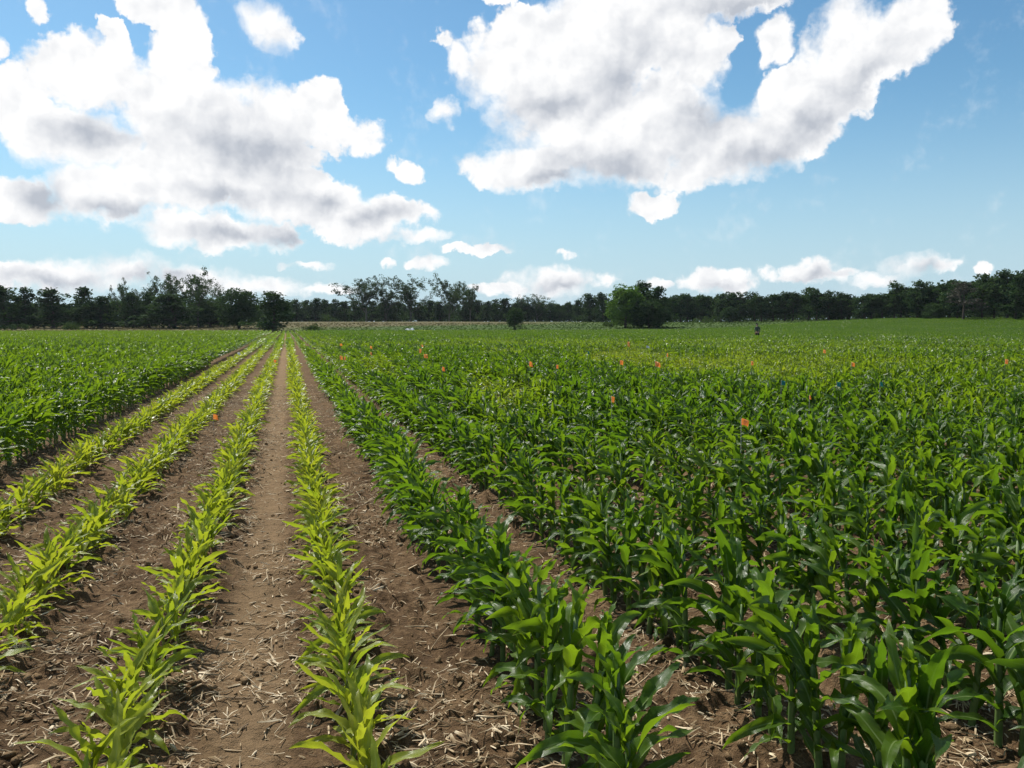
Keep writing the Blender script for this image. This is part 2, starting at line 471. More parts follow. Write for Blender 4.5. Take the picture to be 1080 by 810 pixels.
def place_things(st):
    x, y, k = fields[st]
    d = np.hypot(x, y)
    vis = in_view(x, y, 1.0, 0.12)
    if st == 'tall': rank = np.where(vis, d + 0.9 * np.abs(k), 1e9)     # the front rows of the block show largest
    else: rank = np.where(vis, d, 1e9)
    order = np.argsort(rank)[:NTHING[st]]
    order = order[rank[order] < 1e8]
    sel = np.zeros(len(x), bool); sel[order] = True
    tt = field_tint(x, y); sc = corn_scale(st, x, y, tt)
    r = np.random.default_rng(5)
    cnt = {}
    nm, cat, grp = NAMES[st]
    for i in sorted(order, key=lambda i: cam_space(x[i], y[i])[0]):
        row = int(k[i]); q = cnt.get(row, 0); cnt[row] = q + 1
        if st == 'pale':
            w = PALE_ROW[row]
            lab = f'{ORD[q]} pale young corn plant in the {w}' if q < 12 else f'pale young corn plant farther up the {w}'
        elif st == 'dark':
            w = ROWORD[row] if row < 15 else None
            if w is None: lab = 'dark green corn plant in the crowded rows at the far right edge'
            else: lab = f'{ORD[q]} dark green corn plant in the {w} dark row from the pale rows' if q < 12 else f'dark green corn plant farther up the {w} dark row from the pale rows'
        else:
            w = ROWORD[row] if row < 15 else None
            if w is None: lab = 'tall corn plant deep inside the block on the left'
            elif row == 0: lab = f'{ORD[q]} tall corn plant on the edge of the left block beside the bare path' if q < 12 else 'tall corn plant farther along the edge of the left block beside the bare path'
            else: lab = f'{ORD[q]} tall corn plant showing in the {w} row of the block left of the path' if q < 6 else f'tall corn plant farther along the {w} row of the block left of the path'
        e = empty(nm, (x[i], y[i], float(terrain(x[i], y[i]))), r.uniform(0, 2 * PI))
        s = float(sc[i] * r.uniform(0.88, 1.12)); e.scale = (s, s, s)
        e.rotation_euler = (r.normal(0, 0.05), r.normal(0, 0.05), r.uniform(0, 2 * PI))
        tag(e, lab, cat, grp)
        ml, ms = PROTO[st][r.integers(NV)]
        link('stalk', ms, e); link('leaves', ml, e)
    return sel

def mass(st, name, sel, label, cat):
    """Every further plant of a field, merged as one crop."""
    x, y, k = fields[st]; keep = ~sel
    x, y = x[keep], y[keep]
    d = np.hypot(x, y)
    bands = [(0, 16, (9, 2, 0, 1.0, 4), 1), (16, 34, (5, 2, 0, 1.05, 3), 1), (34, 80, (3, 1, 3, 1.1, 0), 1), (80, 400, (2, 1, 6, 1.2, 0), 1)]
    VV, QQ, UU, TT = [], [], [], []; n0 = 0
    r = np.random.default_rng(77)
    for lo, hi, (segs, nc, skip, wide, sides), thin in bands:
        m = (d >= lo) & (d < hi)
        ii = np.nonzero(m)[0][::thin]
        if not len(ii): continue
        var = r.integers(0, 8, len(ii))
        for v in range(8):
            jj = ii[var == v]
            if not len(jj): continue
            g, sg = corn(400 + v, st, segs, nc, skip if st != 'pale' else max(0, skip - 2), wide, sides)
            if sides:
                a, b_, c_ = sg.arr(); g.add(a, b_, c_)
            V, Q, uv = g.arr()
            xs, ys = x[jj], y[jj]
            tt = field_tint(xs, ys)
            sc = corn_scale(st, xs, ys, tt) * r.uniform(0.86, 1.14, len(jj))
            if st == 'pale': tt = 0.80 - 0.50 * sstep(38, 70, ys) + 0.04 * r.normal(0, 1, len(jj)); sc = sc * (1 + 0.45 * sstep(48, 62, ys))
            elif st == 'tall': tt = 0.14 + 0.10 * fbm(xs / 8, ys / 8, 2, 61) + 0.04 * r.normal(0, 1, len(jj))
            else: tt = tt + (0.05 if hi <= 16 else 0.09 if hi <= 80 else 0.13) * r.normal(0, 1, len(jj))
            th = r.uniform(0, 2 * PI, len(jj)); c, s = np.cos(th), np.sin(th)
            W = np.empty((len(jj), len(V), 3), np.float32)
            W[:, :, 0] = (V[None, :, 0] * c[:, None] - V[None, :, 1] * s[:, None]) * sc[:, None] + xs[:, None]
            W[:, :, 1] = (V[None, :, 0] * s[:, None] + V[None, :, 1] * c[:, None]) * sc[:, None] + ys[:, None]
            W[:, :, 2] = V[None, :, 2] * sc[:, None] + terrain(xs, ys)[:, None]
            VV.append(W.reshape(-1, 3)); UU.append(np.tile(uv.astype(np.float32), (len(jj), 1)))
            QQ.append((Q[None] + (np.arange(len(jj)) * len(V))[:, None, None]).reshape(-1, 4) + n0)
            TT.append(np.repeat(tt.astype(np.float32), len(V)))
            n0 += len(jj) * len(V)
    me = mk_mesh(name, np.concatenate(VV), np.concatenate(QQ), np.concatenate(UU), np.concatenate(TT), [M['leaf']])
    o = link(name, me)
    tag(o, label, cat, kind='stuff')
    print(name, len(x), 'plants', len(me.polygons), 'faces')

for st, name, lab, cat in (('pale', 'distant_young_corn', 'pale yellow-green rows of young corn running on into the distance', 'corn rows'),
                           ('dark', 'distant_corn_field', 'wide dark green corn field with paler plots reaching the woods', 'corn field'),
                           ('tall', 'distant_tall_corn', 'tall green corn block spreading left of the bare path', 'corn field')):
    sel = place_things(st)
    mass(st, name, sel, lab, cat)

# ------------------------------------------------------------------ ground
def build_ground():
    def ring(a): return a
    rads = np.concatenate([np.geomspace(0.25, 1.6, 8)[:-1], np.geomspace(1.6, 14, 420)[:-1], np.geomspace(14, 60, 110)[:-1], np.geomspace(60, 450, 90)[:-1], np.geomspace(450, 9000, 14)])
    fine = np.linspace(rad(-44), rad(44), 560)
    coarse = np.linspace(rad(44), rad(316), 60)[1:-1]
    ang = np.concatenate([fine, coarse]) + YAW
    A, Rr = np.meshgrid(ang, rads)
    X = Rr * np.sin(A); Y = Rr * np.cos(A)
    Z = terrain(X, Y)
    near = sstep(22, 8, Rr)
    track = np.exp(-((X - (X_R4 - SP / 2)) / 0.17) ** 2)
    rowm = np.cos((X - X_R4) / SP * 2 * PI)              # small hill along each row
    rel = 0.016 * rowm + 0.075 * (fbm(X / 0.55, Y / 0.55, 3, 2) - 0.5) + 0.05 * (fbm(X / 0.13, Y / 0.13, 3, 12) - 0.5)
    lump = np.maximum(0, fbm(X / 0.075, Y / 0.085, 2, 71) - 0.56) * 0.15
    Z = Z + near * (rel + lump) * (1 - 0.65 * track) - 0.015 * track * near
    V = np.stack([X, Y, Z], -1).reshape(-1, 3)
    n = len(ang); m = len(rads)
    i, j = np.meshgrid(np.arange(m - 1), np.arange(n), indexing='ij')
    j2 = (j + 1) % n
    Q = np.stack([i * n + j, (i + 1) * n + j, (i + 1) * n + j2, i * n + j2], -1).reshape(-1, 4)
    V = np.concatenate([V, [[0, 0, float(V[:n, 2].mean())]]])
    T = [(len(V) - 1, q, (q + 1) % n) for q in range(n)]
    return V, Q[:, ::-1], [t[::-1] for t in T]

def ground_material():
    m, N, L = mat('field_soil'); b = NB(m.node_tree)
    geo = b.new('ShaderNodeNewGeometry'); P = geo.outputs['Position']
    sx = b.new('ShaderNodeSeparateXYZ'); L.new(P, sx.inputs[0])
    n1 = b.noise(P, 1.7, 6, 0.6); n2 = b.noise(P, 24.0, 6, 0.65); n3 = b.noise(P, 150.0, 4, 0.6)
    f = b.math('ADD', b.math('MULTIPLY', n1.outputs['Fac'], 0.45), b.math('MULTIPLY', n2.outputs['Fac'], 0.55))
    soil = b.ramp(f, [(0.34, (0.040, 0.023, 0.011)), (0.5, (0.135, 0.083, 0.042)), (0.66, (0.275, 0.182, 0.098))])
    soil = b.mix(b.step(n3.outputs['Fac'], 0.42, 0.62, 0.0, 0.35), soil, (0.09, 0.06, 0.042, 1))
    dx = b.math('SUBTRACT', sx.outputs[0], X_R4 - SP / 2)
    tr = b.step(b.math('ADD', b.math('ABSOLUTE', dx), b.math('MULTIPLY', b.math('SUBTRACT', n2.outputs['Fac'], 0.5), 0.25)), 0.06, 0.22, 0.6, 0.0)
    soil = b.mix(tr, soil, (0.275, 0.186, 0.102, 1))
    # dry flecks of chaff
    vor = b.new('ShaderNodeTexVoronoi'); vor.inputs['Scale'].default_value = 85.0; L.new(P, vor.inputs['Vector'])
    fl = b.math('MULTIPLY', b.step(vor.outputs['Distance'], 0.10, 0.22, 1.0, 0.0), b.step(n2.outputs['Fac'], 0.5, 0.62))
    soil = b.mix(b.math('MULTIPLY', fl, 0.75), soil, (0.42, 0.32, 0.20, 1))
    # far land: dry grass and meadow beyond the crop
    d = b.vmath('LENGTH', P); dist = b.new('ShaderNodeVectorMath', operation='LENGTH'); L.new(P, dist.inputs[0])
    g1 = b.noise(P, 0.09, 5, 0.6); g2 = b.noise(P, 0.9, 5, 0.65)
    tan = b.ramp(g2.outputs['Fac'], [(0.3, (0.085, 0.078, 0.034)), (0.7, (0.135, 0.115, 0.055))])
    gre = b.ramp(g2.outputs['Fac'], [(0.3, (0.036, 0.070, 0.015)), (0.7, (0.078, 0.11, 0.027))])
    az = b.math('ARCTAN2', sx.outputs[0], sx.outputs[1])
    side = b.step(b.math('ADD', b.math('ADD', az, b.step(dist.outputs['Value'], 270.0, 200.0, 0.0, 0.32)), b.math('MULTIPLY', b.math('SUBTRACT', g1.outputs['Fac'], 0.5), 0.25)), YAW + rad(-4), YAW + rad(9))
    grass = b.mix(side, tan, gre)
    far = b.step(dist.outputs['Value'], 158.0, 172.0)
    col = b.mix(far, soil, grass)
    bp = b.new('ShaderNodeBump'); bp.inputs['Strength'].default_value = 1.0; bp.inputs['Distance'].default_value = 0.035
    hh = b.math('ADD', n2.outputs['Fac'], b.math('MULTIPLY', n3.outputs['Fac'], 0.35)); L.new(hh, bp.inputs['Height'])
    p = b.new('ShaderNodeBsdfPrincipled'); L.new(col, p.inputs['Base Color'])
    p.inputs['Roughness'].default_value = 0.95; p.inputs['Specular IOR Level'].default_value = 0.08
    L.new(bp.outputs[0], p.inputs['Normal'])
    o = b.new('ShaderNodeOutputMaterial'); L.new(p.outputs[0], o.inputs[0])
    return m
V, Q, T = build_ground()
go = link('ground', mk_mesh('ground', V, Q, None, None, [ground_material()], True, T))
tag(go, 'brown tilled soil of the field running out to the far woods', 'ground', kind='structure')

def soil_z(x, y):
    """Approximate height of the tilled surface (same relief as the ground sheet)."""
    R_ = np.hypot(x, y); near = sstep(22, 8, R_)
    track = np.exp(-((x - (X_R4 - SP / 2)) / 0.17) ** 2)
    rel = 0.016 * np.cos((x - X_R4) / SP * 2 * PI) + 0.075 * (fbm(x / 0.55, y / 0.55, 3, 2) - 0.5) + 0.05 * (fbm(x / 0.13, y / 0.13, 3, 12) - 0.5)
    lump = np.maximum(0, fbm(x / 0.075, y / 0.085, 2, 71) - 0.56) * 0.15
    return near * (rel + lump) * (1 - 0.65 * track) - 0.015 * track * near

def scatter(n, rmax, r, dens=None):
    d = rmax * np.sqrt(r.uniform(0.012, 1, n)) ** 1.35
    a = YAW + r.uniform(rad(-40), rad(40), n)
    x, y = d * np.sin(a), d * np.cos(a)
    p = 0.35 + 0.9 * sstep(0.38, 0.62, fbm(x / 0.6, y / 0.6, 2, 91))
    p = p * (1 - 0.15 * np.exp(-((x - (X_R4 - SP / 2)) / 0.13) ** 2))
    k = r.uniform(0, 1.25, n) < p
    return x[k], y[k]

def straw():
    r = np.random.default_rng(31); x, y = scatter(170000, 22, r); n = len(x)
    z = soil_z(x, y)
    L = np.exp(r.normal(math.log(0.038), 0.62, n)); W = r.uniform(0.0024, 0.0080, n) + (r.uniform(0, 1, n) < 0.06) * 0.009
    L = np.minimum(L, 0.16)
    th = r.uniform(0, 2 * PI, n); tilt = r.normal(0, 0.22, n)
    ax = np.stack([np.cos(th) * np.cos(tilt), np.sin(th) * np.cos(tilt), np.sin(tilt)], 1)
    si = np.stack([-np.sin(th), np.cos(th), r.normal(0, 0.35, n)], 1)
    up = np.cross(ax, si)
    V = np.zeros((n, 3, 4, 3)); c = np.stack([x, y, z + 0.004 + np.abs(np.sin(tilt)) * L * 0.4], 1)
    sag = r.normal(0, 0.10, n)
    for i, t in enumerate((-0.5, 0.0, 0.5)):
        p = c + ax * (t * L)[:, None] + up * (sag * L * (0.25 - t * t) * 2)[:, None]
        w = W * (1.0 if i == 1 else 0.75)
        V[:, i, 0] = p - si * w[:, None] / 2; V[:, i, 1] = p + up * (w * 0.35)[:, None]
        V[:, i, 2] = p + si * w[:, None] / 2; V[:, i, 3] = p - up * (w * 0.35)[:, None]
    q = []
    for i in range(2):
        for j in range(4):
            q.append((i * 4 + j, i * 4 + (j + 1) % 4, (i + 1) * 4 + (j + 1) % 4, (i + 1) * 4 + j))
    q.append((0, 1, 2, 3)); q.append((11, 10, 9, 8))
    q = np.array(q)
    Q = (q[None] + (np.arange(n) * 12)[:, None, None]).reshape(-1, 4)
    o = link('straw_litter', mk_mesh('straw_litter', V.reshape(-1, 3), Q, None, None, [M['straw']], False))
    tag(o, 'bleached straw and stalk bits littering the soil between the rows', 'straw', kind='stuff')
straw()

def clods():
    r = np.random.default_rng(37); x, y = scatter(11000, 13, r); n = len(x)
    z = soil_z(x, y)
    s = np.exp(r.normal(math.log(0.008), 0.5, n)); s = np.minimum(s, 0.028)
    # cube sphere of 26 points, roughened
    pts = [(a, b, c) for a in (-1, 0, 1) for b in (-1, 0, 1) for c in (-1, 0, 1) if (a, b, c) != (0, 0, 0)]
    idx = {p: i for i, p in enumerate(pts)}
    P = np.array(pts, float); P /= np.linalg.norm(P, axis=1)[:, None] ** 0.8
    q = []
    for axis in range(3):
        for sg in (-1, 1):
            u, v = [k for k in range(3) if k != axis]
            for a in (-1, 0):
                for b in (-1, 0):
                    f = []
                    for (da, db) in ((0, 0), (1, 0), (1, 1), (0, 1)):
                        p = [0, 0, 0]; p[axis] = sg; p[u] = a + da; p[v] = b + db; f.append(idx[tuple(p)])
                    flip = (sg > 0) != (axis == 1)
                    q.append(f if flip else f[::-1])
    q = np.array(q)
    V = P[None] * (1 + r.normal(0, 0.24, (n, 26, 1))) * s[:, None, None] * np.stack([r.uniform(0.7, 1.4, n), r.uniform(0.7, 1.4, n), r.uniform(0.55, 0.9, n)], 1)[:, None, :]
    V = V + np.stack([x, y, z + s * 0.25], 1)[:, None, :]
    Q = (q[None] + (np.arange(n) * 26)[:, None, None]).reshape(-1, 4)
    o = link('soil_clods', mk_mesh('soil_clods', V.reshape(-1, 3), Q, None, None, [M['clod']], True))
    tag(o, 'small brown clods of soil scattered between the corn rows', 'soil', kind='stuff')
clods()

def meadow():
    r = np.random.default_rng(43); n = 20000
    a = YAW + r.uniform(rad(-38), rad(38), n); d = r.uniform(160, 330, n)
    x, y = d * np.sin(a), d * np.cos(a)
    k = (d > field_end(x, y) + 2) & (d < 275 + 40 * sstep(rad(2), rad(9), a - YAW)); x, y, a, d = x[k], y[k], a[k], d[k]; n = len(x)
    z = terrain(x, y)
    V = np.zeros((n, 2, 4, 3)); h = r.uniform(0.08, 0.22, n); w = r.uniform(0.25, 0.6, n)
    for c in range(2):
        th = r.uniform(0, PI, n); ux = np.stack([np.cos(th), np.sin(th), 0 * th], 1)
        b0 = np.stack([x, y, z - 0.02], 1)
        ln = np.stack([r.normal(0, 0.1, n), r.normal(0, 0.1, n), h], 1)
        V[:, c, 0] = b0 - ux * w[:, None] * 0.3; V[:, c, 1] = b0 + ux * w[:, None] * 0.3
        V[:, c, 2] = b0 + ux * w[:, None] * 0.5 + ln; V[:, c, 3] = b0 - ux * w[:, None] * 0.5 + ln
    Q = np.arange(n * 8).reshape(-1, 4)
    green = sstep(rad(-4), rad(9), a - YAW + 0.32 * sstep(270, 200, d) + 0.2 * (fbm(x / 20, y / 20, 2, 8) - 0.5))
    tint = np.repeat(green, 8)
    m, N, L = mat('meadow_grass'); b = NB(m.node_tree)
    at = b.new('ShaderNodeAttribute', attribute_name='tint'); tc = b.new('ShaderNodeTexCoord')
    ns = b.noise(tc.outputs['Object'], 0.5, 4)
    f = b.math('ADD', at.outputs['Fac'], b.math('MULTIPLY', b.math('SUBTRACT', ns.outputs['Fac'], 0.5), 0.6), clamp=True)
    col = b.ramp(f, [(0.0, (0.12, 0.105, 0.050)), (0.5, (0.085, 0.098, 0.033)), (1.0, (0.055, 0.098, 0.02))])
    p = b.new('ShaderNodeBsdfPrincipled'); L.new(col, p.inputs['Base Color']); p.inputs['Roughness'].default_value = 0.8
    p.inputs['Specular IOR Level'].default_value = 0.15
    tl = b.new('ShaderNodeBsdfTranslucent'); L.new(col, tl.inputs[0])
    mx = b.new('ShaderNodeMixShader'); mx.inputs[0].default_value = 0.6
    L.new(p.outputs[0], mx.inputs[1]); L.new(tl.outputs[0], mx.inputs[2])
    o = b.new('ShaderNodeOutputMaterial'); L.new(mx.outputs[0], o.inputs[0])
    ob = link('meadow_grass', mk_mesh('meadow_grass', V.reshape(-1, 3), Q, None, tint, [m], True))
    tag(ob, 'strip of rough meadow grass between the crop and the woods', 'grass', kind='stuff')
meadow()

# ------------------------------------------------------------------ trees
def clump(r, c, rr, n, size, flat=0.75):
    """Leaf sprays filling a lumpy ball: mostly near its surface."""
    u = r.normal(0, 1, (n, 3)); u /= np.linalg.norm(u, axis=1)[:, None]
    rad_ = rr * r.uniform(0.45, 1.08, n) ** 0.6
    p = c + u * rad_[:, None] * np.array([1, 1, flat])
    a = r.normal(0, 1, (n, 3)); a /= np.linalg.norm(a, axis=1)[:, None]
    b = np.cross(a, r.normal(0, 1, (n, 3))); b /= np.linalg.norm(b, axis=1)[:, None]
    s = size * r.uniform(0.5, 1.25, n)
    V = np.stack([p - a * s[:, None], p - b * s[:, None] * 0.55, p + a * s[:, None], p + b * s[:, None] * 0.55], 1)
    return V.reshape(-1, 3), np.arange(n * 4).reshape(-1, 4)

def tree_geo(kind, seed, fine=1.0):
    """Trunk with limbs, and crown, for a tree 10 m high and about 8 m wide."""
    r = np.random.default_rng(seed); t = Geo(); cr = Geo(); H = 10.0
    leanx, leany = r.normal(0, 0.25, 2)
    def trunk_at(f): return np.array([leanx * f * f * 1.5 + 0.12 * math.sin(5 * f + seed), leany * f * f * 1.5, H * f])
    top = {'pine': 0.93, 'airy': 0.55, 'broad': 0.7, 'wood': 0.95, 'bare': 0.9}[kind]
    fs = np.linspace(0, top, 9)
    R0 = {'pine': 0.24, 'airy': 0.17, 'broad': 0.24, 'wood': 0.17, 'bare': 0.15}[kind]
    t.add(*tube([trunk_at(f) - (0, 0, 0.3 if f == 0 else 0) for f in fs], [R0 * (1 - 0.85 * f / max(top, 0.6)) + 0.02 for f in fs], 7))
    def limb(p0, dir_, ln, r0, sag=0.0, nseg=4, wig=0.12):
        P = [p0]; dd = dir_ / np.linalg.norm(dir_)
        for k in range(nseg):
            dd = dd + r.normal(0, wig, 3) + np.array([0, 0, sag]); dd /= np.linalg.norm(dd)
            P.append(P[-1] + dd * ln / nseg)
        t.add(*tube(P, [r0 * (1 - 0.8 * k / nseg) for k in range(nseg + 1)], 5))
        return P, dd
    def leafy(c, rr, n, size, flat): cr.add(*clump(r, np.asarray(c), rr, max(4, int(n * fine)), size / math.sqrt(fine), flat))
    if kind == 'pine':
        lob = r.uniform(0, 6.28)
        for i in range(30):
            f = r.uniform(0.08, 0.96); ang = i * 2.4 + r.normal(0, 0.3)
            prof = (3.9 if f < 0.35 else 3.9 * (1 - (f - 0.35) / 0.66) ** 0.75) * (0.85 + 0.3 * math.sin(2 * ang + lob + 7 * f))
            ln = max(0.5, prof * r.uniform(0.6, 1.1))
            P, dd = limb(trunk_at(f), np.array([math.cos(ang), math.sin(ang), 0.25 + 0.6 * f]), ln, 0.08, -0.02)
            for k in (2, 3, 4):
                leafy(P[k] + r.normal(0, 0.25, 3) + (0, 0, 0.1), r.uniform(0.5, 1.05), 30, 0.27, 0.8)
        leafy(trunk_at(0.97), 0.5, 30, 0.24, 1.2); leafy(trunk_at(0.88) + r.normal(0, .2, 3), 0.8, 50, 0.26, 0.9)
        for f in np.linspace(0.06, 0.75, 10): leafy(trunk_at(f) + r.normal(0, 0.7, 3), 1.6, 55, 0.32, 0.8)
    elif kind == 'wood':
        for i in range(22):
            f = r.uniform(0.24, 0.97) if r.uniform() < 0.85 else r.uniform(0.12, 0.3); ang = i * 2.4 + r.normal(0, 0.4)
            ln = max(0.4, 2.9 * (1 - ((f - 0.5) / 0.58) ** 2) * r.uniform(0.55, 1.1))
            P, dd = limb(trunk_at(f), np.array([math.cos(ang), math.sin(ang), 0.45]), ln, 0.06, -0.02)
            for k in (2, 4): leafy(P[k] + r.normal(0, 0.2, 3), r.uniform(0.5, 1.05), 34, 0.28, 0.85)
        leafy(trunk_at(0.98), 0.5, 30, 0.24, 1.2); leafy(trunk_at(0.87), 0.9, 50, 0.27, 0.9)
        for f in np.linspace(0.25, 0.8, 7): leafy(trunk_at(f) + r.normal(0, 0.5, 3), 1.35, 46, 0.32, 0.8)
    elif kind == 'airy':
        for i in range(9):
            f = r.uniform(0.14, 0.5); ang = i * 2.4 + r.normal(0, 0.3); out = r.uniform(0.3, 1.15)
            P, dd = limb(trunk_at(f), np.array([math.cos(ang) * out, math.sin(ang) * out, 1.0]), H * (0.97 - f) * r.uniform(0.75, 1.02), 0.085, 0.0, 6, 0.13)
            for k in (1, 2, 3, 4, 5, 6):
                for q in range(4):
                    a2 = r.uniform(0, 2 * PI)
                    Pb, _ = limb(P[k], np.array([math.cos(a2), math.sin(a2), r.uniform(0.0, 0.9)]), r.uniform(0.6, 1.6), 0.026, 0, 3, 0.22)
                    if r.uniform() < 0.85: leafy(Pb[3], r.uniform(0.28, 0.62), 24, 0.15, 0.85)
                    if r.uniform() < 0.6: leafy(Pb[2] + r.normal(0, 0.15, 3), r.uniform(0.25, 0.5), 15, 0.145, 0.85)
    elif kind == 'broad':
        for i in range(16):
            f = r.uniform(0.06, 0.7); ang = i * 2.4 + r.normal(0, 0.3)
            ln = 3.4 * r.uniform(0.75, 1.1) * (1.0 if f < 0.5 else 0.75)
            P, dd = limb(trunk_at(f), np.array([math.cos(ang), math.sin(ang), 0.25 + 1.1 * f]), ln, 0.10, 0.02)
            for k in (2, 3, 4): leafy(P[k] + r.normal(0, 0.3, 3), r.uniform(0.75, 1.35), 80, 0.25, 0.9)
        for f in np.linspace(0.15, 0.9, 10): leafy(np.array([*r.normal(0, 0.9, 2), H * f]), 1.7 if f < 0.8 else 1.1, 110, 0.27, 0.9)
        leafy(np.array([0, 0, H * 0.95]), 0.8, 40, 0.25, 0.8)
        for q in range(46):
            a_ = q * 2.4; z_ = 0.12 + 0.8 * (q + 0.5) / 46; rr_ = 3.0 * math.sqrt(max(0.05, 1 - ((z_ - 0.45) / 0.52) ** 2))
            leafy(np.array([math.cos(a_) * rr_, math.sin(a_) * rr_, H * z_]) + r.normal(0, 0.3, 3), r.uniform(0.7, 1.15), 60, 0.25, 0.9)
    else:
        for i in range(18):
            f = r.uniform(0.25, 0.9); ang = i * 2.4
            P, dd = limb(trunk_at(f), np.array([math.cos(ang), math.sin(ang), 0.3]), 2.6 * (1.1 - f) + 0.5, 0.05, 0.0, 4, 0.2)
            for k in (2, 4): leafy(P[k], r.uniform(0.4, 0.9), 26, 0.20, 0.7)
    return t, cr

TV = {}
def tree_mesh(kind, v, crown_mat, bark):
    key = (kind, v, crown_mat)
    if key not in TV:
        t, cr = tree_geo(kind, 900 + v * 13 + len(kind) * 7)
        V, Q, uv = t.arr(); mt = mk_mesh(kind + '_trunk', V, Q, uv, None, [M[bark]])
        V, Q, uv = cr.arr(); mc = mk_mesh(kind + '_crown', V, Q, None, None, [M[crown_mat]], False)
        w = 0.5 * (np.percentile(V[:, 0], 97) - np.percentile(V[:, 0], 3)); h = np.percentile(V[:, 2], 99.5)
        TV[key] = (mt, mc, w, h)
    return TV[key]

tree_n = 0
def tree(name, kind, px, top, hw, d, label, group, crown='pine', bark='bark', cat='tree'):
    global tree_n
    tree_n += 1
    x, y = at_dist(px, d)
    z = float(terrain(x, y)) - 0.05
    _, el = az_el(px, top)
    h = CAM_H + d * math.tan(el) - z
    w = hw * d / (F * 1.0)
    nv = {'pine': 6, 'wood': 8, 'airy': 5, 'broad': 3, 'bare': 2}[kind]
    mt, mc, w0, h0 = tree_mesh(kind, tree_n % nv, crown, bark)
    e = empty(name, (x, y, z), random.uniform(0, 2 * PI))
    e.scale = (w / w0, w / w0, h / h0)
    tag(e, label, cat, group)
    link('trunk', mt, e); link('crown', mc, e)
    return e

G1 = 'trees along the left side of the field'; G2 = 'tall airy trees'; G3 = 'trees of the far middle wood'; G4 = 'pines of the wood on the right'
D1 = 235
tree('pine_tree', 'pine', 6, 302, 21, D1, 'dark pine with a rounded top at the left edge of the photo', G1)
tree('pine_tree', 'pine', 27, 304, 14, D1 + 4, 'dark pine leaning out beside the one at the left edge', G1)
tree('pine_tree', 'pine', -22, 300, 18, D1 + 8, 'dark pine cut off by the left edge of the photo', G1)
tree('pine_tree', 'pine', 56, 305, 17, D1, 'dark pine standing alone with sky showing through its upper branches', G1)
tree('pine_tree', 'pine', 92, 304, 14, D1 + 3, 'dark pine with a narrow pointed top between two rounded neighbours', G1)
tree('pine_tree', 'pine', 106, 313, 14, D1 - 3, 'lower dark tree close against the narrow pointed pine', G1)
tree('broadleaf_tree', 'broad', 122, 317, 11, D1 + 20, 'pale green tree behind the low dark trees at left', G1, 'broad')
tree('airy_tree', 'airy', 132, 294, 11, D1 + 8, 'slim see-through tree rising left of the tallest tree', G2, 'airy', 'bark_grey')
tree('pine_tree', 'pine', 141, 309, 11, D1 + 2, 'dark tree under the slim see-through tree', G1)
tree('airy_tree', 'airy', 152, 301, 13, D1 + 12, 'thin tree between the slim one and the tallest tree', G2, 'airy', 'bark_grey')
tree('pine_tree', 'pine', 157, 310, 12, D1, 'dark round tree below the thin middle tree', G1)
tree('airy_tree', 'airy', 179, 289, 15, D1 + 6, 'tall loose tree touching the tallest tree on its left', G2, 'airy', 'bark_grey')
tree('airy_tree', 'airy', 209, 283, 22, D1, 'tallest tree at left, airy crown on a clear forked trunk', G2, 'airy', 'bark_grey')
tree('airy_tree', 'airy', 233, 300, 11, D1 + 10, 'small thin tree right of the tallest tree', G2, 'airy', 'bark_grey')
tree('pine_tree', 'pine', 184, 311, 23, D1 - 8, 'broad black-green tree standing in front of the tallest tree', G1)
tree('broadleaf_tree', 'broad', 222, 315, 15, D1 + 5, 'low dense tree under the right side of the tallest tree', G1, 'pine')
tree('broadleaf_tree', 'broad', 252, 306, 17, 215, 'round dark tree on a short bare trunk beyond the tall corn', G1, 'pine')
tree('pine_tree', 'pine', 290, 308, 16, 188, 'dark pine standing alone where the pale rows and the path end', G1)
# middle wood, farther off
DM = 335
for i, (px, top, hw) in enumerate([(268, 320, 9), (279, 322, 8), (305, 318, 8), (313, 316, 8), (322, 317, 9), (333, 315, 9), (344, 316, 8), (353, 316, 9), (364, 318, 9), (374, 317, 9),
                                   (392, 318, 9), (406, 318, 9), (418, 318, 10), (441, 319, 9), (452, 317, 9), (464, 318, 10), (490, 318, 9), (503, 317, 9), (513, 318, 9), (522, 316, 9), (533, 315, 9)]):
    lab = ('dark tree of the far wood between the round tree and the lone pine' if px < 290 else
           'dark tree in the even-topped far wood right of the lone pine' if px < 380 else
           'dark tree filling in below the three tall airy trees' if px < 496 else 'dark tree of the far wood between the airy trees and the small field shrub')
    tree('wood_tree', 'pine', px, top, hw, DM + (i * 7) % 15, lab, G3)
tree('airy_tree', 'airy', 386, 291, 22, DM - 8, 'leftmost of the three tall airy trees above the far wood', G2, 'airy', 'bark_grey')
tree('airy_tree', 'airy', 407, 299, 13, DM - 3, 'thin tree leaning between the left and middle tall airy trees', G2, 'airy', 'bark_grey')
tree('airy_tree', 'airy', 433, 292, 20, DM - 6, 'middle one of the three tall airy trees above the far wood', G2, 'airy', 'bark_grey')
tree('airy_tree', 'airy', 474, 291, 21, DM - 8, 'rightmost of the three tall airy trees, with the fullest crown', G2, 'airy', 'bark_grey')
tree('airy_tree', 'airy', 496, 299, 13, DM - 2, 'sparse tree against the right side of the fullest airy tree', G2, 'airy', 'bark_grey')
tree('airy_tree', 'airy', 549, 312, 10, DM + 6, 'low thin tree behind the small field shrub', G2, 'airy', 'bark_grey')
tree('airy_tree', 'airy', 566, 311, 13, DM + 4, 'low wide thin tree right of the small field shrub', G2, 'airy', 'bark_grey')
for i, (px, top, hw) in enumerate([(545, 320, 9), (557, 320, 9), (570, 320, 9), (580, 320, 9), (590, 321, 8), (600, 319, 9), (611, 317, 9)]):
    tree('wood_tree', 'pine', px, top, hw, DM + (i * 5) % 14, 'dark tree in the low stretch of wood left of the green clump', G3)
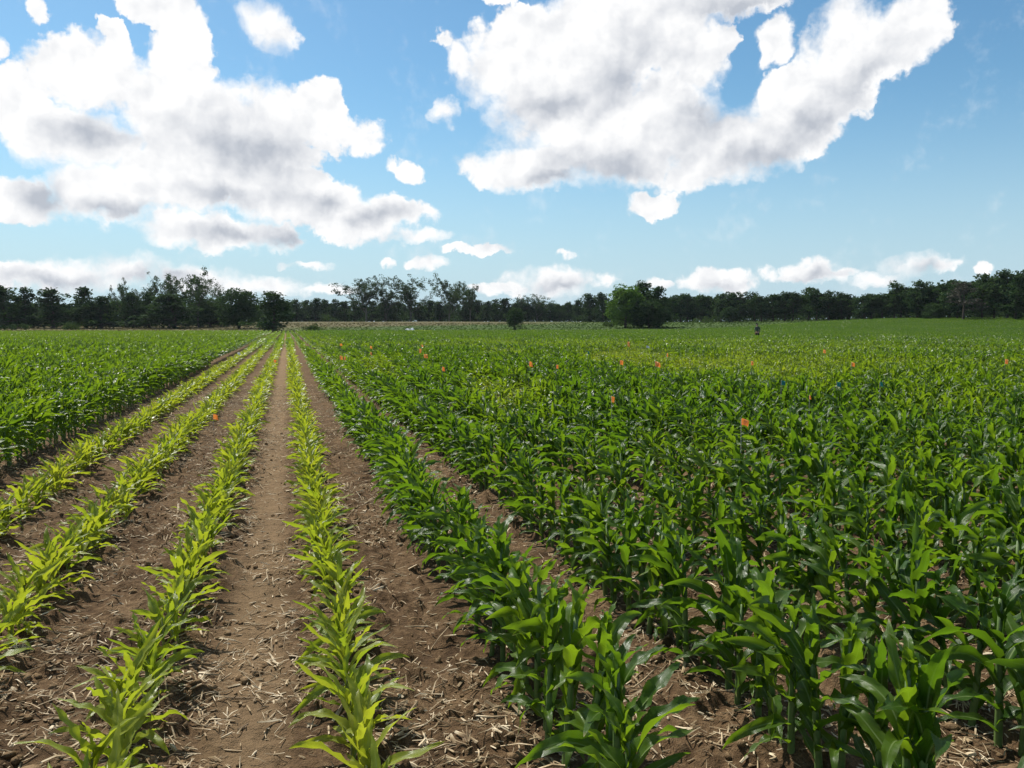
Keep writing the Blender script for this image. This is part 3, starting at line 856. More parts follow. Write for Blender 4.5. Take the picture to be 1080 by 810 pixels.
tree('pine_tree', 'pine', 622, 310, 10, DM - 25, 'dark ragged pine second to the left of the green clump', G3)
tree('pine_tree', 'pine', 636, 309, 11, DM - 30, 'dark ragged pine just left of the green clump', G3)
tree('field_shrub_tree', 'broad', 543, 325, 7, 205, 'small dark shrub-like tree standing alone in mid field', None, 'pine')
# clump in the field
GC = 'trees of the clump in the field'
tree('broadleaf_tree', 'broad', 660, 302, 16, 212, 'sunlit green rounded tree at the left of the field clump', GC, 'broad')
tree('pine_tree', 'pine', 677, 298, 18, 218, 'tallest dark pine in the middle of the field clump', GC)
tree('pine_tree', 'pine', 692, 303, 15, 214, 'dark pine at the right end of the field clump', GC)
tree('broadleaf_tree', 'broad', 684, 317, 15, 209, 'low dark tree at the foot of the field clump', GC, 'pine')
# right-hand wood, coming nearer towards the right
tops = [(706, 312), (716, 309), (727, 309), (738, 310), (749, 311), (760, 312), (771, 311), (782, 309), (793, 308), (804, 311), (815, 309), (826, 307), (838, 306), (850, 306), (862, 307), (874, 308),
        (886, 308), (897, 309), (908, 311), (919, 309), (930, 307), (941, 306), (952, 300), (964, 297), (976, 297), (988, 300), (1000, 294), (1012, 297), (1025, 296), (1036, 291), (1048, 288), (1060, 286), (1072, 286), (1086, 285), (1102, 286), (1120, 284)]
for i, (px, top) in enumerate(tops):
    f = (px - 700) / 380.0
    d = 300 - 75 * f + (i * 11) % 9; top = top + (0, -2.5, 1.5, -1, 2.5, 0.5, -3, 1)[(i * 5) % 8]; px0 = px; px = px + (0, 2, -2, 3, -1)[i % 5]
    lab = ('dark pine in the wood between the field clump and the walking person' if px < 798 else
           'dark pine in the even-topped wood right of the walking person' if px < 946 else
           'tall dark pine where the wood steps up towards the right edge' if px < 1030 else 'tallest dark pine of the wood at the right edge of the photo')
    if px0 == 1025:
        tree('bare_tree', 'bare', 1016, 297, 13, d - 8, 'brownish half-dead tree among the dark pines at right', G4, 'brownish', 'bark')
        continue
    tree('wood_pine', 'wood', px, top, 9 + 3 * f, d, lab, G4, 'pine')
for i, (px, top) in enumerate([(985, 320), (770, 324), (880, 323)]):
    tree('broadleaf_tree', 'broad', px, top, 8, 240 if px == 985 else 279, ['low bushy tree in front of the tall pines at right', 'low bushy tree at the foot of the wood left of the walking person', 'low bushy tree at the foot of the even-topped wood'][i], G4, 'pine')

def backing_woods():
    """The depth of the woods behind the front trees, reads as one mass."""
    r = np.random.default_rng(3); g = Geo(); geos = [tree_geo('pine' if v % 2 else 'wood', 70 + v, 0.45) for v in range(5)]
    A = [(a[0].arr(), a[1].arr()) for a in geos]
    spots = []
    for px in np.arange(-70, 1180, 7.0):
        if px < 262: d, top = 262, 319
        elif px < 640: d, top = 362, 321
        else:
            f = (px - 700) / 380.0; d = 325 - 75 * f; top = np.interp(px, [640, 700, 930, 960, 1040, 1120], [316, 313, 311, 304, 295, 290])
        for k in range(3):
            spots.append((px + r.normal(0, 3), top + r.uniform(0, 4), d + k * 13 + r.uniform(0, 8)))
    tv = Geo()
    for px, top, d in spots:
        x, y = at_dist(px, d); z = float(terrain(x, y)); _, el = az_el(px, top)
        h = CAM_H + d * math.tan(el) - z
        (tV, tQ, _), (cV, cQ, _) = A[r.integers(5)]
        th = r.uniform(0, 6.28); c, s = math.cos(th), math.sin(th); sw = h / 10 * r.uniform(0.8, 1.1); sh = h / 10.3
        for V, Q in ((tV, tQ), (cV, cQ)):
            W = np.stack([(V[:, 0] * c - V[:, 1] * s) * sw + x, (V[:, 0] * s + V[:, 1] * c) * sw + y, V[:, 2] * sh + z], 1)
            g.add(W, Q)
    for px in np.arange(-75, 1185, 2.2):
        d = 255 if px < 262 else (352 if px < 640 else 318 - 75 * (px - 700) / 380.0)
        if r.uniform() < (0.18 if 830 < px < 1000 else 0.05): continue
        d = d + r.uniform(-6, 14); x, y = at_dist(px, d); z = float(terrain(x, y))
        V, Q = clump(r, np.array([x, y, z + r.uniform(0.5, 1.8)]), r.uniform(1.2, 2.4), 60, 0.42, 0.9)
        g.add(V, Q)
    V, Q, uv = g.arr()
    o = link('far_woods', mk_mesh('far_woods', V, Q, None, None, [M['pine']], False))
    tag(o, 'dark mass of far woods closing the view behind the front trees', 'woods', kind='stuff')
backing_woods()

def bush(px, d, w, h, label, crown='shrub', name='bush', group=None):
    x, y = at_dist(px, d); z = float(terrain(x, y))
    r = np.random.default_rng(int(px * 7 + 3)); t = Geo(); cr = Geo()
    for i in range(7):
        a = i * 0.9; P = [np.array([0, 0, -0.1]), np.array([math.cos(a) * w * 0.15, math.sin(a) * w * 0.15, h * 0.35]), np.array([math.cos(a) * w * 0.32, math.sin(a) * w * 0.32, h * 0.7])]
        t.add(*tube(P, [0.05, 0.035, 0.015], 5))
    for i in range(22):
        a = r.uniform(0, 6.28); q = math.sqrt(r.uniform(0, 1)) * 0.42
        hh = h * (0.15 + 0.65 * r.uniform(0, 1) * (1 - (q / 0.5) ** 2))
        cr.add(*clump(r, np.array([math.cos(a) * q * w, math.sin(a) * q * w, hh]), min(0.24 * h + 0.1, 0.2 * w), 40, 0.17, 0.8))
    e = empty(name, (x, y, z)); tag(e, label, 'bush', group)
    V, Q, uv = t.arr(); link('stems', mk_mesh('bush_stems', V, Q, None, None, [M['bark']]), e)
    V, Q, uv = cr.arr(); link('foliage', mk_mesh('bush_foliage', V, Q, None, None, [M[crown]], False), e)
GB = 'bushes at the field edge'
bush(329, 190, 4.6, 1.7, 'low rounded green bush in the dry grass right of the lone pine', group=GB)
bush(75, 218, 3.8, 2.2, 'low round bush at the foot of the dark trees on the left', group=GB)
bush(543, 166, 1.1, 1.15, 'small dark bush at the crop edge under the shrub-like tree', 'pine', group=GB)
bush(14, 214, 9.0, 2.0, 'wide dark undergrowth bush below the pines at the left edge', 'pine', group=GB)
bush(345, 318, 8, 3.6, 'pale bush in front of the even-topped far wood', group=GB)
bush(285, 192, 2.6, 1.6, 'dark low bush against the foot of the lone pine', 'pine', group=GB)
bush(644, 222, 5, 2.2, 'small bush at the left foot of the field clump', group=GB)
bush(742, 280, 8, 2.5, 'brushy bush at the foot of the wood right of the field clump', group=GB)

# ------------------------------------------------------------------ marker flags
def make_flag(px, py, ztop, matn, label, w=0.10, h=0.085, cat='marker flag', group=None, pole=None):
    ztop -= 0.05 if py < 420 else 0.0
    x, y = ground_at(px, py, ztop)
    z = float(terrain(x, y)); r = np.random.default_rng(int(px * 3 + py))
    e = empty('marker_flag', (x, y, z), r.uniform(-0.9, 0.9) - YAW)
    tag(e, label, cat, group)
    w *= 0.54; h *= 0.56
    top = ztop + h * 0.25
    lx = r.normal(0, 0.02)
    V, Q, uv = tube([(0, 0, -0.1), (lx * 0.5, 0, top * 0.5), (lx, 0, top + 0.01)], [0.0018, 0.0018, 0.0016], 6)
    link('wire', mk_mesh('flag_wire', V, Q, None, None, [M['wire']]), e)
    n, k = 8, 4; P = []
    ph = r.uniform(0, 6.28); sag = r.uniform(0.1, 0.5)
    for side in (1, -1):
        for i in range(n + 1):
            for j in range(k + 1):
                u = i / n; v = j / k
                P.append((lx + 0.001 + u * w * (1 - 0.12 * sag), 0.16 * w * math.sin(ph + 5 * u + 1.5 * v) * u * 2 + side * 0.0005, top - v * h - sag * w * u * u * 0.7))
    Qs = []
    m = (n + 1) * (k + 1)
    for s0, fl in ((0, False), (m, True)):
        for i in range(n):
            for j in range(k):
                q = (s0 + i * (k + 1) + j, s0 + (i + 1) * (k + 1) + j, s0 + (i + 1) * (k + 1) + j + 1, s0 + i * (k + 1) + j + 1)
                Qs.append(q[::-1] if fl else q)
    for i in range(n):
        for j in (0, k):
            a, b = i * (k + 1) + j, (i + 1) * (k + 1) + j; Qs.append((a, m + a, m + b, b))
    for j in range(k):
        for i in (0, n):
            a, b = i * (k + 1) + j, i * (k + 1) + j + 1; Qs.append((a, m + a, m + b, b))
    link('flag', mk_mesh('flag_sheet', P, Qs, None, None, [M[matn]]), e)
GF = 'orange marker flags in the corn'; GT = 'blue-green marker flags in the corn'
O = 'orange'
make_flag(226, 438, 0.46, O, 'orange marker flag beside a pale young corn row left of the wheel track', 0.13, 0.11, group=GF)
make_flag(783, 443, 0.80, O, 'bright orange-red flag standing in the dark corn, nearest flag on the right', 0.11, 0.09, group=GF)
make_flag(289, 380, 0.60, O, 'orange flag far up the pale rows beside the bare path', 0.20, 0.15, group=GF)
make_flag(359.5, 363, 0.95, O, 'small orange flag farthest up the first dark rows', 0.17, 0.14, group=GF)
make_flag(358, 376, 0.90, O, 'left flag of the orange pair in the first dark rows', 0.13, 0.15, group=GF)
make_flag(362.5, 377, 0.90, O, 'right flag of the orange pair in the first dark rows', 0.11, 0.13, group=GF)
make_flag(390, 365.5, 0.92, O, 'upper orange flag above the far left lime patch', 0.15, 0.15, group=GF)
make_flag(391, 372, 0.90, O, 'lower orange flag at the tip of the far left lime patch', 0.12, 0.13, group=GF)
make_flag(442, 369, 0.93, O, 'largest of three orange flags below the middle airy tree', 0.18, 0.20, group=GF)
make_flag(446, 374.5, 0.90, O, 'lowest of three orange flags below the middle airy tree', 0.17, 0.16, group=GF)
make_flag(445, 364, 0.95, O, 'uppermost of three orange flags below the middle airy tree', 0.14, 0.12, group=GF)
make_flag(467, 388, 0.85, O, 'faded orange flag in dark corn right of the far left lime patch', 0.10, 0.13, group=GF)
make_flag(557, 382.5, 0.88, O, 'orange flag with pale fold above the middle lime patch', 0.14, 0.17, group=GF)
make_flag(586, 385.7, 0.86, O, 'thin orange flag right of the one above the middle lime patch', 0.08, 0.12, group=GF)
make_flag(661.7, 361.5, 0.98, O, 'tall orange flag at the back of the long lime strip below the field clump', 0.16, 0.30, group=GF)
make_flag(702.5, 373.4, 0.90, O, 'thin orange flag in the middle of the long lime strip', 0.08, 0.16, group=GF)
make_flag(691.7, 382.5, 0.85, O, 'bold orange flag at the front edge of the long lime strip', 0.20, 0.17, group=GF)
make_flag(652.7, 381, 0.86, O, 'drooping orange flag at the front left edge of the long lime strip', 0.14, 0.16, group=GF)
make_flag(647, 419.5, 0.82, O, 'orange flag deep in dark corn in front of the long lime strip', 0.07, 0.11, group=GF)
make_flag(868, 369.5, 0.92, O, 'small orange flag farthest back on the right, below the even-topped wood', 0.14, 0.17, group=GF)
make_flag(898, 383, 0.88, O, 'orange flag second back on the right among dark corn', 0.12, 0.14, group=GF)
make_flag(854.5, 418, 0.80, O, 'orange flag low in the corn in front of the blue-green flags', 0.06, 0.08, group=GF)
make_flag(794, 382, 0.86, O, 'faint orange flag in the lime corn below the walking person', 0.08, 0.14, group=GF)
make_flag(1060.5, 380, 0.88, O, 'orange-yellow flag on the small lime patch at the right edge', 0.12, 0.17, group=GF)
make_flag(620, 371, 0.90, 'teal', 'blue-green flag at the left tip of the long lime strip', 0.13, 0.13, group=GT)
make_flag(824, 402.6, 0.80, 'teal', 'bright blue-green flag, leftmost of the three on the right', 0.10, 0.11, group=GT)
make_flag(885, 404, 0.80, 'teal', 'dark blue-green flag between the other two on the right', 0.10, 0.11, group=GT)
make_flag(930, 404, 0.80, 'teal', 'dull blue-green flag, rightmost of the three on the right', 0.10, 0.10, group=GT)
make_flag(682, 365, 0.92, 'white', 'white flag at the back of the long lime strip', 0.20, 0.13, group=None)

def stake():
    x, y = ground_at(252, 381, 0.0); z = float(terrain(x, y))
    e = empty('marker_stake', (x, y, z)); tag(e, 'short white stake at the edge of the tall corn beside the path', 'stake')
    g = Geo(); g.add(*tube([(0, 0, -0.15), (0, 0, 0.1), (0.005, 0, 0.33), (0.006, 0, 0.345)], [0.018, 0.022, 0.022, 0.012], 4))
    V, Q, uv = g.arr(); link('post', mk_mesh('stake_post', V, Q, None, None, [M['white']], False), e)
    g = Geo(); g.add(*tube([(0.005, 0, 0.25), (0.005, 0, 0.38)], [0.05, 0.05], 8)); V, Q, uv = g.arr()
    link('cap', mk_mesh('stake_cap', V, Q, None, None, [M['white']]), e)
stake()

def white_sheet(px, d, w, h, label, seed):
    """A crumpled pale sheet lying in the grass."""
    x, y = at_dist(px, d); z = float(terrain(x, y)); r = np.random.default_rng(seed)
    n = 14; U, W = np.meshgrid(np.linspace(-1, 1, n), np.linspace(-1, 1, n), indexing='ij')
    X = U * w / 2; Y = W * w * 0.3
    Z = h * (0.25 + 1.5 * np.maximum(0, fbm(U * 1.7 + seed, W * 1.2, 3, seed) - 0.38)) * (1 - 0.55 * np.maximum(np.abs(U), np.abs(W)) ** 3) + 0.2
    top = np.stack([X, Y, Z], -1).reshape(-1, 3); bot = top - (0, 0, 0.03)
    i, j = np.meshgrid(np.arange(n - 1), np.arange(n - 1), indexing='ij')
    q = np.stack([i * n + j, (i + 1) * n + j, (i + 1) * n + j + 1, i * n + j + 1], -1).reshape(-1, 4)
    o = link('white_sheet', mk_mesh('white_sheet', np.concatenate([top, bot]), np.concatenate([q, q[:, ::-1] + n * n]), None, None, [M['white']], False), None, (x, y, z))
    o.rotation_euler = (0, 0, -YAW + r.normal(0, 0.2))
    tag(o, label, 'sheet')
white_sheet(432, 176, 1.9, 0.9, 'wide crumpled white sheet in the grass below the middle airy tree', 4)
white_sheet(457.5, 177, 0.55, 0.6, 'small white sheet in the grass right of the wide crumpled one', 9)

# ------------------------------------------------------------------ person walking in the far corn
def skin_mesh(name, chains, mat_, parent, sub=1):
    """One continuous skinned surface; chains = [(parent_index, xyz, radius), ...]."""
    me = bpy.data.meshes.new(name)
    me.from_pydata([c[1] for c in chains], [(c[0], i) for i, c in enumerate(chains) if c[0] is not None], [])
    me.materials.append(mat_)
    o = link(name, me, parent)
    o.modifiers.new('skin', 'SKIN')
    if not me.skin_vertices: me.skin_vertices.new()
    for i, c in enumerate(chains):
        rr_ = c[2] if isinstance(c[2], tuple) else (c[2], c[2])
        me.skin_vertices[0].data[i].radius = rr_
        me.skin_vertices[0].data[i].use_root = (i == 0)
    o.modifiers['skin'].use_smooth_shade = True
    s = o.modifiers.new('sub', 'SUBSURF'); s.levels = sub; s.render_levels = sub
    return o

def person():
    d = 84; x, y = at_dist(799, d); z = float(terrain(x, y))
    e = empty('person', (x, y, z), -math.atan2(x, y) + rad(12))
    tag(e, 'person in dark green top walking away through the far corn', 'person')
    B = []
    def a(p, v, r): B.append((p, v, r)); return len(B) - 1
    pel = a(None, (0, 0, 0.93), (0.15, 0.11))
    w = a(pel, (0, 0.01, 1.10), (0.13, 0.10)); ch = a(w, (-0.01, 0.04, 1.32), (0.155, 0.11)); sh = a(ch, (-0.015, 0.06, 1.44), (0.10, 0.075))
    nk = a(sh, (-0.03, 0.09, 1.51), 0.055); hd0 = a(nk, (-0.04, 0.12, 1.57), (0.07, 0.08)); hd = a(hd0, (-0.045, 0.13, 1.66), (0.078, 0.095)); hd2 = a(hd, (-0.05, 0.13, 1.73), (0.05, 0.06))
    nose = a(hd, (-0.045, 0.235, 1.645), 0.012)
    for s in (-1, 1):
        ear = a(hd, (-0.045 + s * 0.088, 0.125, 1.65), 0.014)
        s1 = a(sh, (s * 0.18, 0.05, 1.42), 0.06); el_ = a(s1, (s * 0.25, 0.0 + 0.10 * s, 1.14), 0.042); wr = a(el_, (s * 0.22, 0.12 + 0.12 * s, 0.92), 0.028)
        pm = a(wr, (s * 0.215, 0.15 + 0.12 * s, 0.84), (0.032, 0.018))
        for k in range(4):
            f1 = a(pm, (s * 0.215 + 0.018 * (k - 1.5), 0.165 + 0.12 * s, 0.785 - 0.004 * abs(k - 1.5)), 0.009)
            a(f1, (s * 0.205 + 0.016 * (k - 1.5), 0.172 + 0.12 * s, 0.745 + 0.006 * abs(k - 1.5)), 0.008)
        th = a(pm, (s * 0.18, 0.18 + 0.12 * s, 0.83), 0.010); a(th, (s * 0.168, 0.20 + 0.12 * s, 0.80), 0.008)
        hp = a(pel, (s * 0.095, 0.0, 0.86), 0.095); kn = a(hp, (s * 0.10, 0.06 - 0.14 * s, 0.49), 0.062); an = a(kn, (s * 0.10, -0.02 - 0.22 * s, 0.09), 0.042)
        a(an, (s * 0.105, 0.13 - 0.22 * s, 0.035), 0.034)
    skin_mesh('body', B, M['skin'], e)
    Sx = []
    def b(p, v, r): Sx.append((p, v, r)); return len(Sx) - 1
    p0 = b(None, (0, 0.0, 0.90), (0.175, 0.13)); p1 = b(p0, (0, 0.01, 1.10), (0.15, 0.12)); p2 = b(p1, (-0.01, 0.04, 1.32), (0.18, 0.13)); p3 = b(p2, (-0.015, 0.06, 1.45), (0.12, 0.085))
    for s in (-1, 1):
        q = b(p3, (s * 0.185, 0.05, 1.43), 0.072); q = b(q, (s * 0.255, 0.10 * s, 1.14), 0.056); b(q, (s * 0.222, 0.12 + 0.12 * s, 0.91), 0.040)
    skin_mesh('shirt', Sx, M['shirt'], e)
    Tx = []
    t0 = 0; Tx.append((None, (0, 0, 0.95), (0.16, 0.12)))
    for s in (-1, 1):
        Tx.append((0, (s * 0.095, 0.0, 0.84), 0.108)); i = len(Tx) - 1
        Tx.append((i, (s * 0.10, 0.06 - 0.14 * s, 0.49), 0.078)); Tx.append((i + 1, (s * 0.10, -0.02 - 0.22 * s, 0.11), 0.06))
    skin_mesh('trousers', Tx, M['trouser'], e)
    for s in (-1, 1):
        skin_mesh('boot', [(None, (s * 0.10, -0.03 - 0.22 * s, 0.10), 0.052), (0, (s * 0.10, -0.03 - 0.22 * s, 0.05), 0.05), (1, (s * 0.105, 0.15 - 0.22 * s, 0.035), 0.042)], M['boot'], e)
    skin_mesh('hair', [(None, (-0.045, 0.10, 1.70), (0.09, 0.095)), (0, (-0.05, 0.12, 1.755), (0.06, 0.07)), (0, (-0.045, 0.07, 1.62), (0.075, 0.05))], M['hair'], e)
person()

# ------------------------------------------------------------------ light
SUN_EL = rad(52); SUN_AZ = YAW - rad(40)          # azimuth clockwise from +Y
sd = Vector((math.sin(SUN_AZ) * math.cos(SUN_EL), math.cos(SUN_AZ) * math.cos(SUN_EL), math.sin(SUN_EL)))
ld = bpy.data.lights.new('sun', 'SUN'); ld.energy = 5.0; ld.angle = rad(0.53); ld.color = (1.0, 0.955, 0.88)
lo = bpy.data.objects.new('sun', ld); C.objects.link(lo); lo.rotation_euler = sd.to_track_quat('Z', 'Y').to_euler(); lo.location = (0, 0, 60)

W = bpy.data.worlds.new('World'); S.world = W; W.use_nodes = True
def build_world():
    nt = W.node_tree; nt.nodes.clear(); b = NB(nt); L = nt.links
    sky = b.new('ShaderNodeTexSky', sky_type='NISHITA'); sky.sun_disc = False
    sky.sun_elevation = SUN_EL; sky.sun_rotation = SUN_AZ % (2 * PI)
    sky.air_density = 1.0; sky.dust_density = 0.4; sky.ozone_density = 2.5; sky.altitude = 0
    tc = b.new('ShaderNodeTexCoord'); sx = b.new('ShaderNodeSeparateXYZ'); L.new(tc.outputs['Generated'], sx.inputs[0])
    az = b.math('ARCTAN2', sx.outputs[0], sx.outputs[1]); el = b.math('ARCSINE', sx.outputs[2])
    cb = b.new('ShaderNodeCombineXYZ'); L.new(az, cb.inputs[0]); L.new(el, cb.inputs[1])
    P = cb.outputs[0]
    n_w = b.noise(P, 9.0, 2, 0.5, '2D'); n_w2 = b.noise(P, 34.0, 6, 0.6, '2D')
    wv = b.vmath('SUBTRACT', n_w.outputs['Color'], (0.5, 0.5, 0.5)); wv = b.vmath('MULTIPLY', wv, (0.055, 0.045, 0))
    wv2 = b.vmath('SUBTRACT', n_w2.outputs['Color'], (0.5, 0.5, 0.5)); wv2 = b.vmath('MULTIPLY', wv2, (0.040, 0.034, 0))
    PW = b.vmath('ADD', b.vmath('ADD', P, wv), wv2)
    def blobs(lst, vec, mul=1.0):
        out = None
        for (cx, cy, rx, ry, *ro) in lst:
            a0, e0 = az_el(cx, cy); a1, _ = az_el(cx + 1, cy); _, e1 = az_el(cx, cy - 1)
            mp = b.new('ShaderNodeMapping', vector_type='TEXTURE')
            L.new(vec, mp.inputs['Vector'])
            mp.inputs['Location'].default_value = (a0, e0, 0)
            mp.inputs['Rotation'].default_value = (0, 0, rad(ro[0]) if ro else 0)
            mp.inputs['Scale'].default_value = (rx * mul * (a1 - a0), ry * mul * (e1 - e0), 1)
            gr = b.new('ShaderNodeTexGradient', gradient_type='SPHERICAL'); L.new(mp.outputs[0], gr.inputs[0])
            out = gr.outputs['Fac'] if out is None else b.math('SMOOTH_MAX', out, gr.outputs['Fac'], 0.08)
        return out
    big = [(245, 140, 105, 70), (95, 78, 78, 42), (190, 60, 48, 48), (158, 8, 50, 26), (15, 112, 60, 42), (75, 145, 90, 42), (112, 206, 70, 38), (22, 216, 58, 30), (235, 248, 95, 24), (372, 228, 92, 26),
           (300, 205, 85, 32), (332, 125, 28, 45), (110, 38, 16, 14), (185, 192, 75, 42), (168, 104, 52, 40),
           (585, 75, 112, 72), (560, 40, 50, 40), (650, 140, 140, 62), (560, 178, 74, 30), (692, 212, 36, 18), (780, 155, 95, 46, 18), (850, 112, 78, 50, 30), (893, 50, 52, 54), (955, 35, 56, 38, 30),
           (738, 62, 44, 42), (765, 42, 18, 26), (735, 3, 105, 20), (690, 30, 70, 46), (640, 20, 70, 44)]
    small = [(375, 142, 38, 24), (430, 181, 22, 12, -25), (288, 28, 36, 26, -30), (42, 16, 12, 16), (2, 50, 10, 12), (440, 250, 34, 9), (817, 40, 22, 30), (480, 66, 14, 34, 20), (470, 118, 16, 16), (465, 40, 8, 12), (528, 0, 18, 7), (500, 172, 16, 8),
             (70, 292, 80, 18), (130, 284, 62, 19), (0, 290, 46, 18), (205, 296, 78, 15), (275, 302, 62, 12), (340, 306, 42, 8), (325, 281, 28, 5), (451, 277, 19, 7), (412, 277, 8, 5), (505, 265, 36, 5), (476, 266, 10, 5),
             (585, 297, 60, 17), (530, 303, 44, 9), (597, 271, 14, 5), (690, 297, 20, 7), (758, 296, 44, 15), (848, 287, 44, 14), (968, 281, 44, 15), (925, 296, 36, 10), (886, 286, 22, 6), (1040, 286, 12, 9)]
    grey = [(255, 158, 90, 42, -6), (90, 138, 62, 20), (45, 212, 34, 24), (300, 252, 38, 18), (230, 205, 60, 16), (390, 228, 40, 12), (240, 250, 60, 12), (330, 215, 40, 16), (130, 228, 50, 14),
            (655, 78, 72, 38, 30), (575, 108, 72, 22, 8), (660, 172, 95, 24), (800, 170, 80, 24, 20), (905, 85, 55, 26, 40), (740, 120, 50, 40), (770, 8, 100, 18), (860, 125, 50, 22, 30), (600, 190, 60, 12),
            (60, 300, 90, 12), (160, 296, 80, 12), (585, 305, 60, 9), (770, 304, 60, 9), (985, 290, 40, 10), (850, 294, 40, 8)]  # grey cores and undersides: shade painted into the clouds
    Db = blobs(big, PW, 1.12); Ds = blobs(small, b.vmath('ADD', P, b.vmath('ADD', b.vmath('MULTIPLY', wv, (0.3, 0.3, 0)), b.vmath('MULTIPLY', wv2, (0.8, 0.7, 0)))), 1.55)
    D = b.math('MAXIMUM', Db, b.math('SUBTRACT', b.math('MULTIPLY', Ds, 0.62), 0.10))
    # loose random cumulus added out of view, only for their light
    n_r = b.noise(P, 2.6, 6, 0.55, '2D'); outm = b.step(b.math('ABSOLUTE', b.math('SUBTRACT', az, YAW)), 0.62, 0.85)
    upm = b.step(el, 0.46, 0.62); outm = b.math('MAXIMUM', outm, upm)
    D = b.math('MAXIMUM', D, b.math('MULTIPLY', outm, b.step(n_r.outputs['Fac'], 0.53, 0.75)))
    PV = b.vmath('ADD', P, b.vmath('MULTIPLY', wv2, (0.35, 0.35, 0)))
    def puff(vec, scale, det):
        v = b.new('ShaderNodeTexVoronoi', voronoi_dimensions='2D', feature='SMOOTH_F1'); L.new(vec, v.inputs['Vector'])
        v.inputs['Scale'].default_value = scale; v.inputs['Detail'].default_value = det; v.inputs['Roughness'].default_value = 0.55
        v.inputs['Smoothness'].default_value = 0.35; v.normalize = True
        return b.math('SUBTRACT', 0.5, v.outputs['Distance'])
    pf = puff(PV, 30.0, 5.0)
    nb = b.noise(P, 16.0, 6, 0.55, '2D')
    nbc = b.math('SUBTRACT', nb.outputs['Fac'], 0.5)
    nfn = b.noise(PV, 70.0, 6, 0.6, '2D'); nfc = b.math('SUBTRACT', nfn.outputs['Fac'], 0.5)
    nlo = b.noise(P, 7.5, 3, 0.55, '2D'); nlc = b.math('SUBTRACT', nlo.outputs['Fac'], 0.5)
    det = b.math('ADD', b.math('MULTIPLY', pf, 0.32), b.math('MULTIPLY', nbc, 0.60))
    det = b.math('ADD', det, b.math('ADD', b.math('MULTIPLY', nfc, 0.20), b.math('MULTIPLY', nlc, 0.35)))
    dens = b.math('ADD', D, b.math('MULTIPLY', det, b.step(D, 0.0, 0.16)))
    soft = b.math('ADD', 0.27, b.step(nlo.outputs['Fac'], 0.40, 0.64, 0.0, 0.34))     # crisp tops here, dissolving wisps there
    alpha = b.step(dens, 0.11, soft)
    veil = b.math('MULTIPLY', b.step(b.math('ADD', D, b.math('ADD', b.math('MULTIPLY', nbc, 0.9), b.math('MULTIPLY', nfc, 0.5))), 0.10, 0.50), b.math('MULTIPLY', b.step(D, 0.0, 0.12), 0.6))
    alpha = b.math('MAXIMUM', alpha, veil)
    # billows: sunlit and shaded sides painted into the cloud colour
    sh = b.vmath('ADD', PV, (-0.006, 0.012, 0)); pf2 = puff(sh, 30.0, 3.0); pf1 = puff(PV, 30.0, 3.0)
    nb1 = b.noise(P, 13.0, 3, 0.5, '2D'); nb2 = b.noise(b.vmath('ADD', P, (-0.010, 0.018, 0)), 13.0, 3, 0.5, '2D')
    rel = b.math('ADD', b.math('MULTIPLY', b.math('SUBTRACT', pf1, pf2), 0.75), b.math('MULTIPLY', b.math('SUBTRACT', nb1.outputs['Fac'], nb2.outputs['Fac']), 0.75))
    G = blobs(grey, b.vmath('ADD', P, b.vmath('ADD', wv, b.vmath('MULTIPLY', wv2, (0.6, 0.6, 0)))), 1.6)
    G = b.math('ADD', G, b.math('MULTIPLY', b.math('SUBTRACT', nb1.outputs['Fac'], 0.5), 0.45))
    G = b.math('ADD', b.step(G, 0.0, 1.25), b.math('MULTIPLY', outm, b.step(n_r.outputs['Fac'], 0.6, 0.8)), clamp=True)
    G = b.math('MULTIPLY', G, b.step(D, 0.10, 0.42))
    shade = b.math('SUBTRACT', G, b.math('MULTIPLY', rel, 1.1))
    shade = b.math('ADD', shade, 0.07, clamp=True)
    ccol = b.ramp(shade, [(0.0, (1.0, 1.0, 1.0)), (0.14, (0.945, 0.948, 0.955)), (0.45, (0.79, 0.805, 0.835)), (1.0, (0.49, 0.525, 0.59))])
    hs = b.new('ShaderNodeHueSaturation'); L.new(sky.outputs[0], hs.inputs['Color']); hs.inputs['Saturation'].default_value = 1.12
    hz = b.vmath('MULTIPLY', hs.outputs[0], (0.84, 1.03, 0.98))
    low = b.math('POWER', b.step(el, 0.30, -0.02), 1.3)          # pale haze painted into the sky colour towards the horizon
    hz = b.mix(b.math('MULTIPLY', low, 0.92), hz, (0.41 / SKY, 0.545 / SKY, 0.66 / SKY, 1))
    bgs = b.new('ShaderNodeBackground'); L.new(hz, bgs.inputs[0]); bgs.inputs[1].default_value = SKY
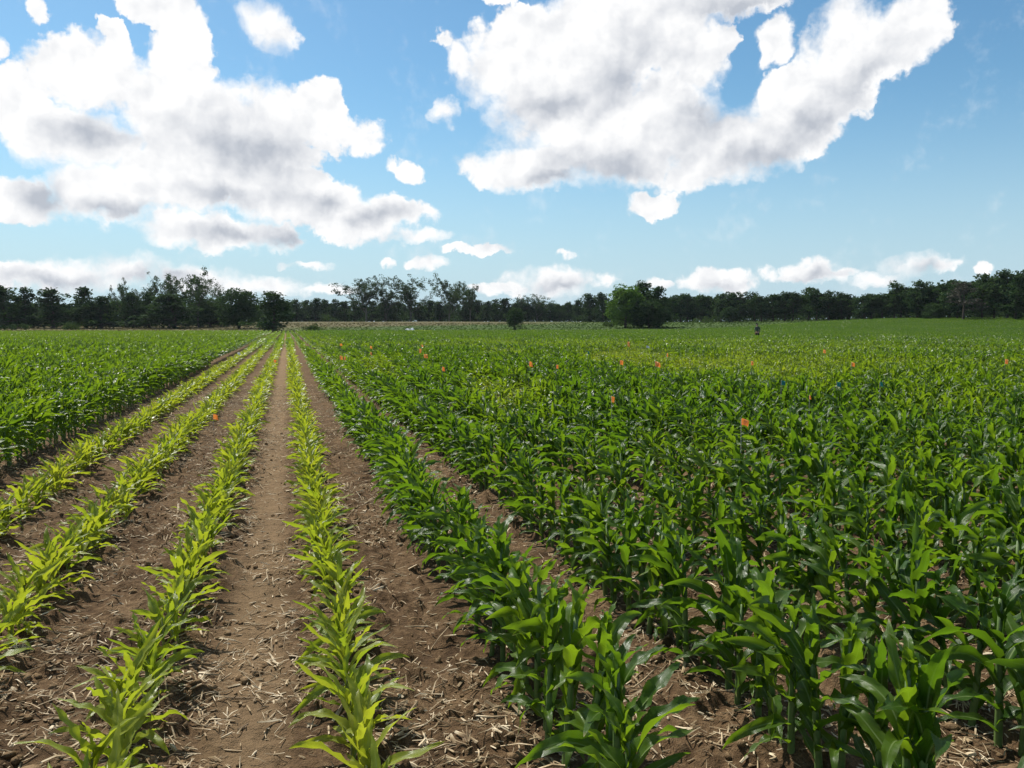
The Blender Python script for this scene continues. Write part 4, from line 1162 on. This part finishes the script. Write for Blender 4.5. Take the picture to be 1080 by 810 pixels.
    bgc = b.new('ShaderNodeBackground'); L.new(ccol, bgc.inputs[0]); bgc.inputs[1].default_value = CLOUD
    mx = b.new('ShaderNodeMixShader'); L.new(alpha, mx.inputs[0]); L.new(bgs.outputs[0], mx.inputs[1]); L.new(bgc.outputs[0], mx.inputs[2])
    o = b.new('ShaderNodeOutputWorld'); L.new(mx.outputs[0], o.inputs[0])
SKY = 0.099; CLOUD = 0.85
build_world()
W.cycles.sampling_method = 'MANUAL'; W.cycles.sample_map_resolution = 512

# ------------------------------------------------------------------ air
def haze():
    """Slightly hazy summer air round the whole scene."""
    m = bpy.data.materials.new('air'); m.use_nodes = True; nt = m.node_tree; nt.nodes.clear(); b = NB(nt)
    v = b.new('ShaderNodeVolumePrincipled'); v.inputs['Color'].default_value = (0.80, 0.90, 1.0, 1)
    v.inputs['Density'].default_value = 0.00006; v.inputs['Anisotropy'].default_value = 0.3
    o = b.new('ShaderNodeOutputMaterial'); nt.links.new(v.outputs[0], o.inputs['Volume'])
    R_, z0, z1 = 9500.0, -2.0, 32.0
    V = [(x, y, z) for z in (z0, z1) for x, y in ((-R_, -R_), (R_, -R_), (R_, R_), (-R_, R_))]
    Q = [(3, 2, 1, 0), (4, 5, 6, 7), (0, 1, 5, 4), (1, 2, 6, 5), (2, 3, 7, 6), (3, 0, 4, 7)]
    o = link('haze', mk_mesh('haze', V, Q, None, None, [m], False))
    tag(o, 'thin bluish summer haze over the whole field', 'haze', kind='stuff')
haze()
W.cycles.sampling_method = 'MANUAL'
S.cycles.volume_max_steps = 64
# ------------------------------------------------------------------ render settings
S.view_settings.view_transform = 'Standard'; S.view_settings.look = 'None'
S.view_settings.exposure = 0.30; S.view_settings.gamma = 1.0; S.view_settings.use_curve_mapping = False
S.cycles.use_denoising = True
S.cycles.max_bounces = 6; S.cycles.diffuse_bounces = 3; S.cycles.glossy_bounces = 2; S.cycles.transmission_bounces = 4
S.cycles.sample_clamp_indirect = 6.0
S.cycles.use_adaptive_sampling = True; S.cycles.adaptive_threshold = 0.01
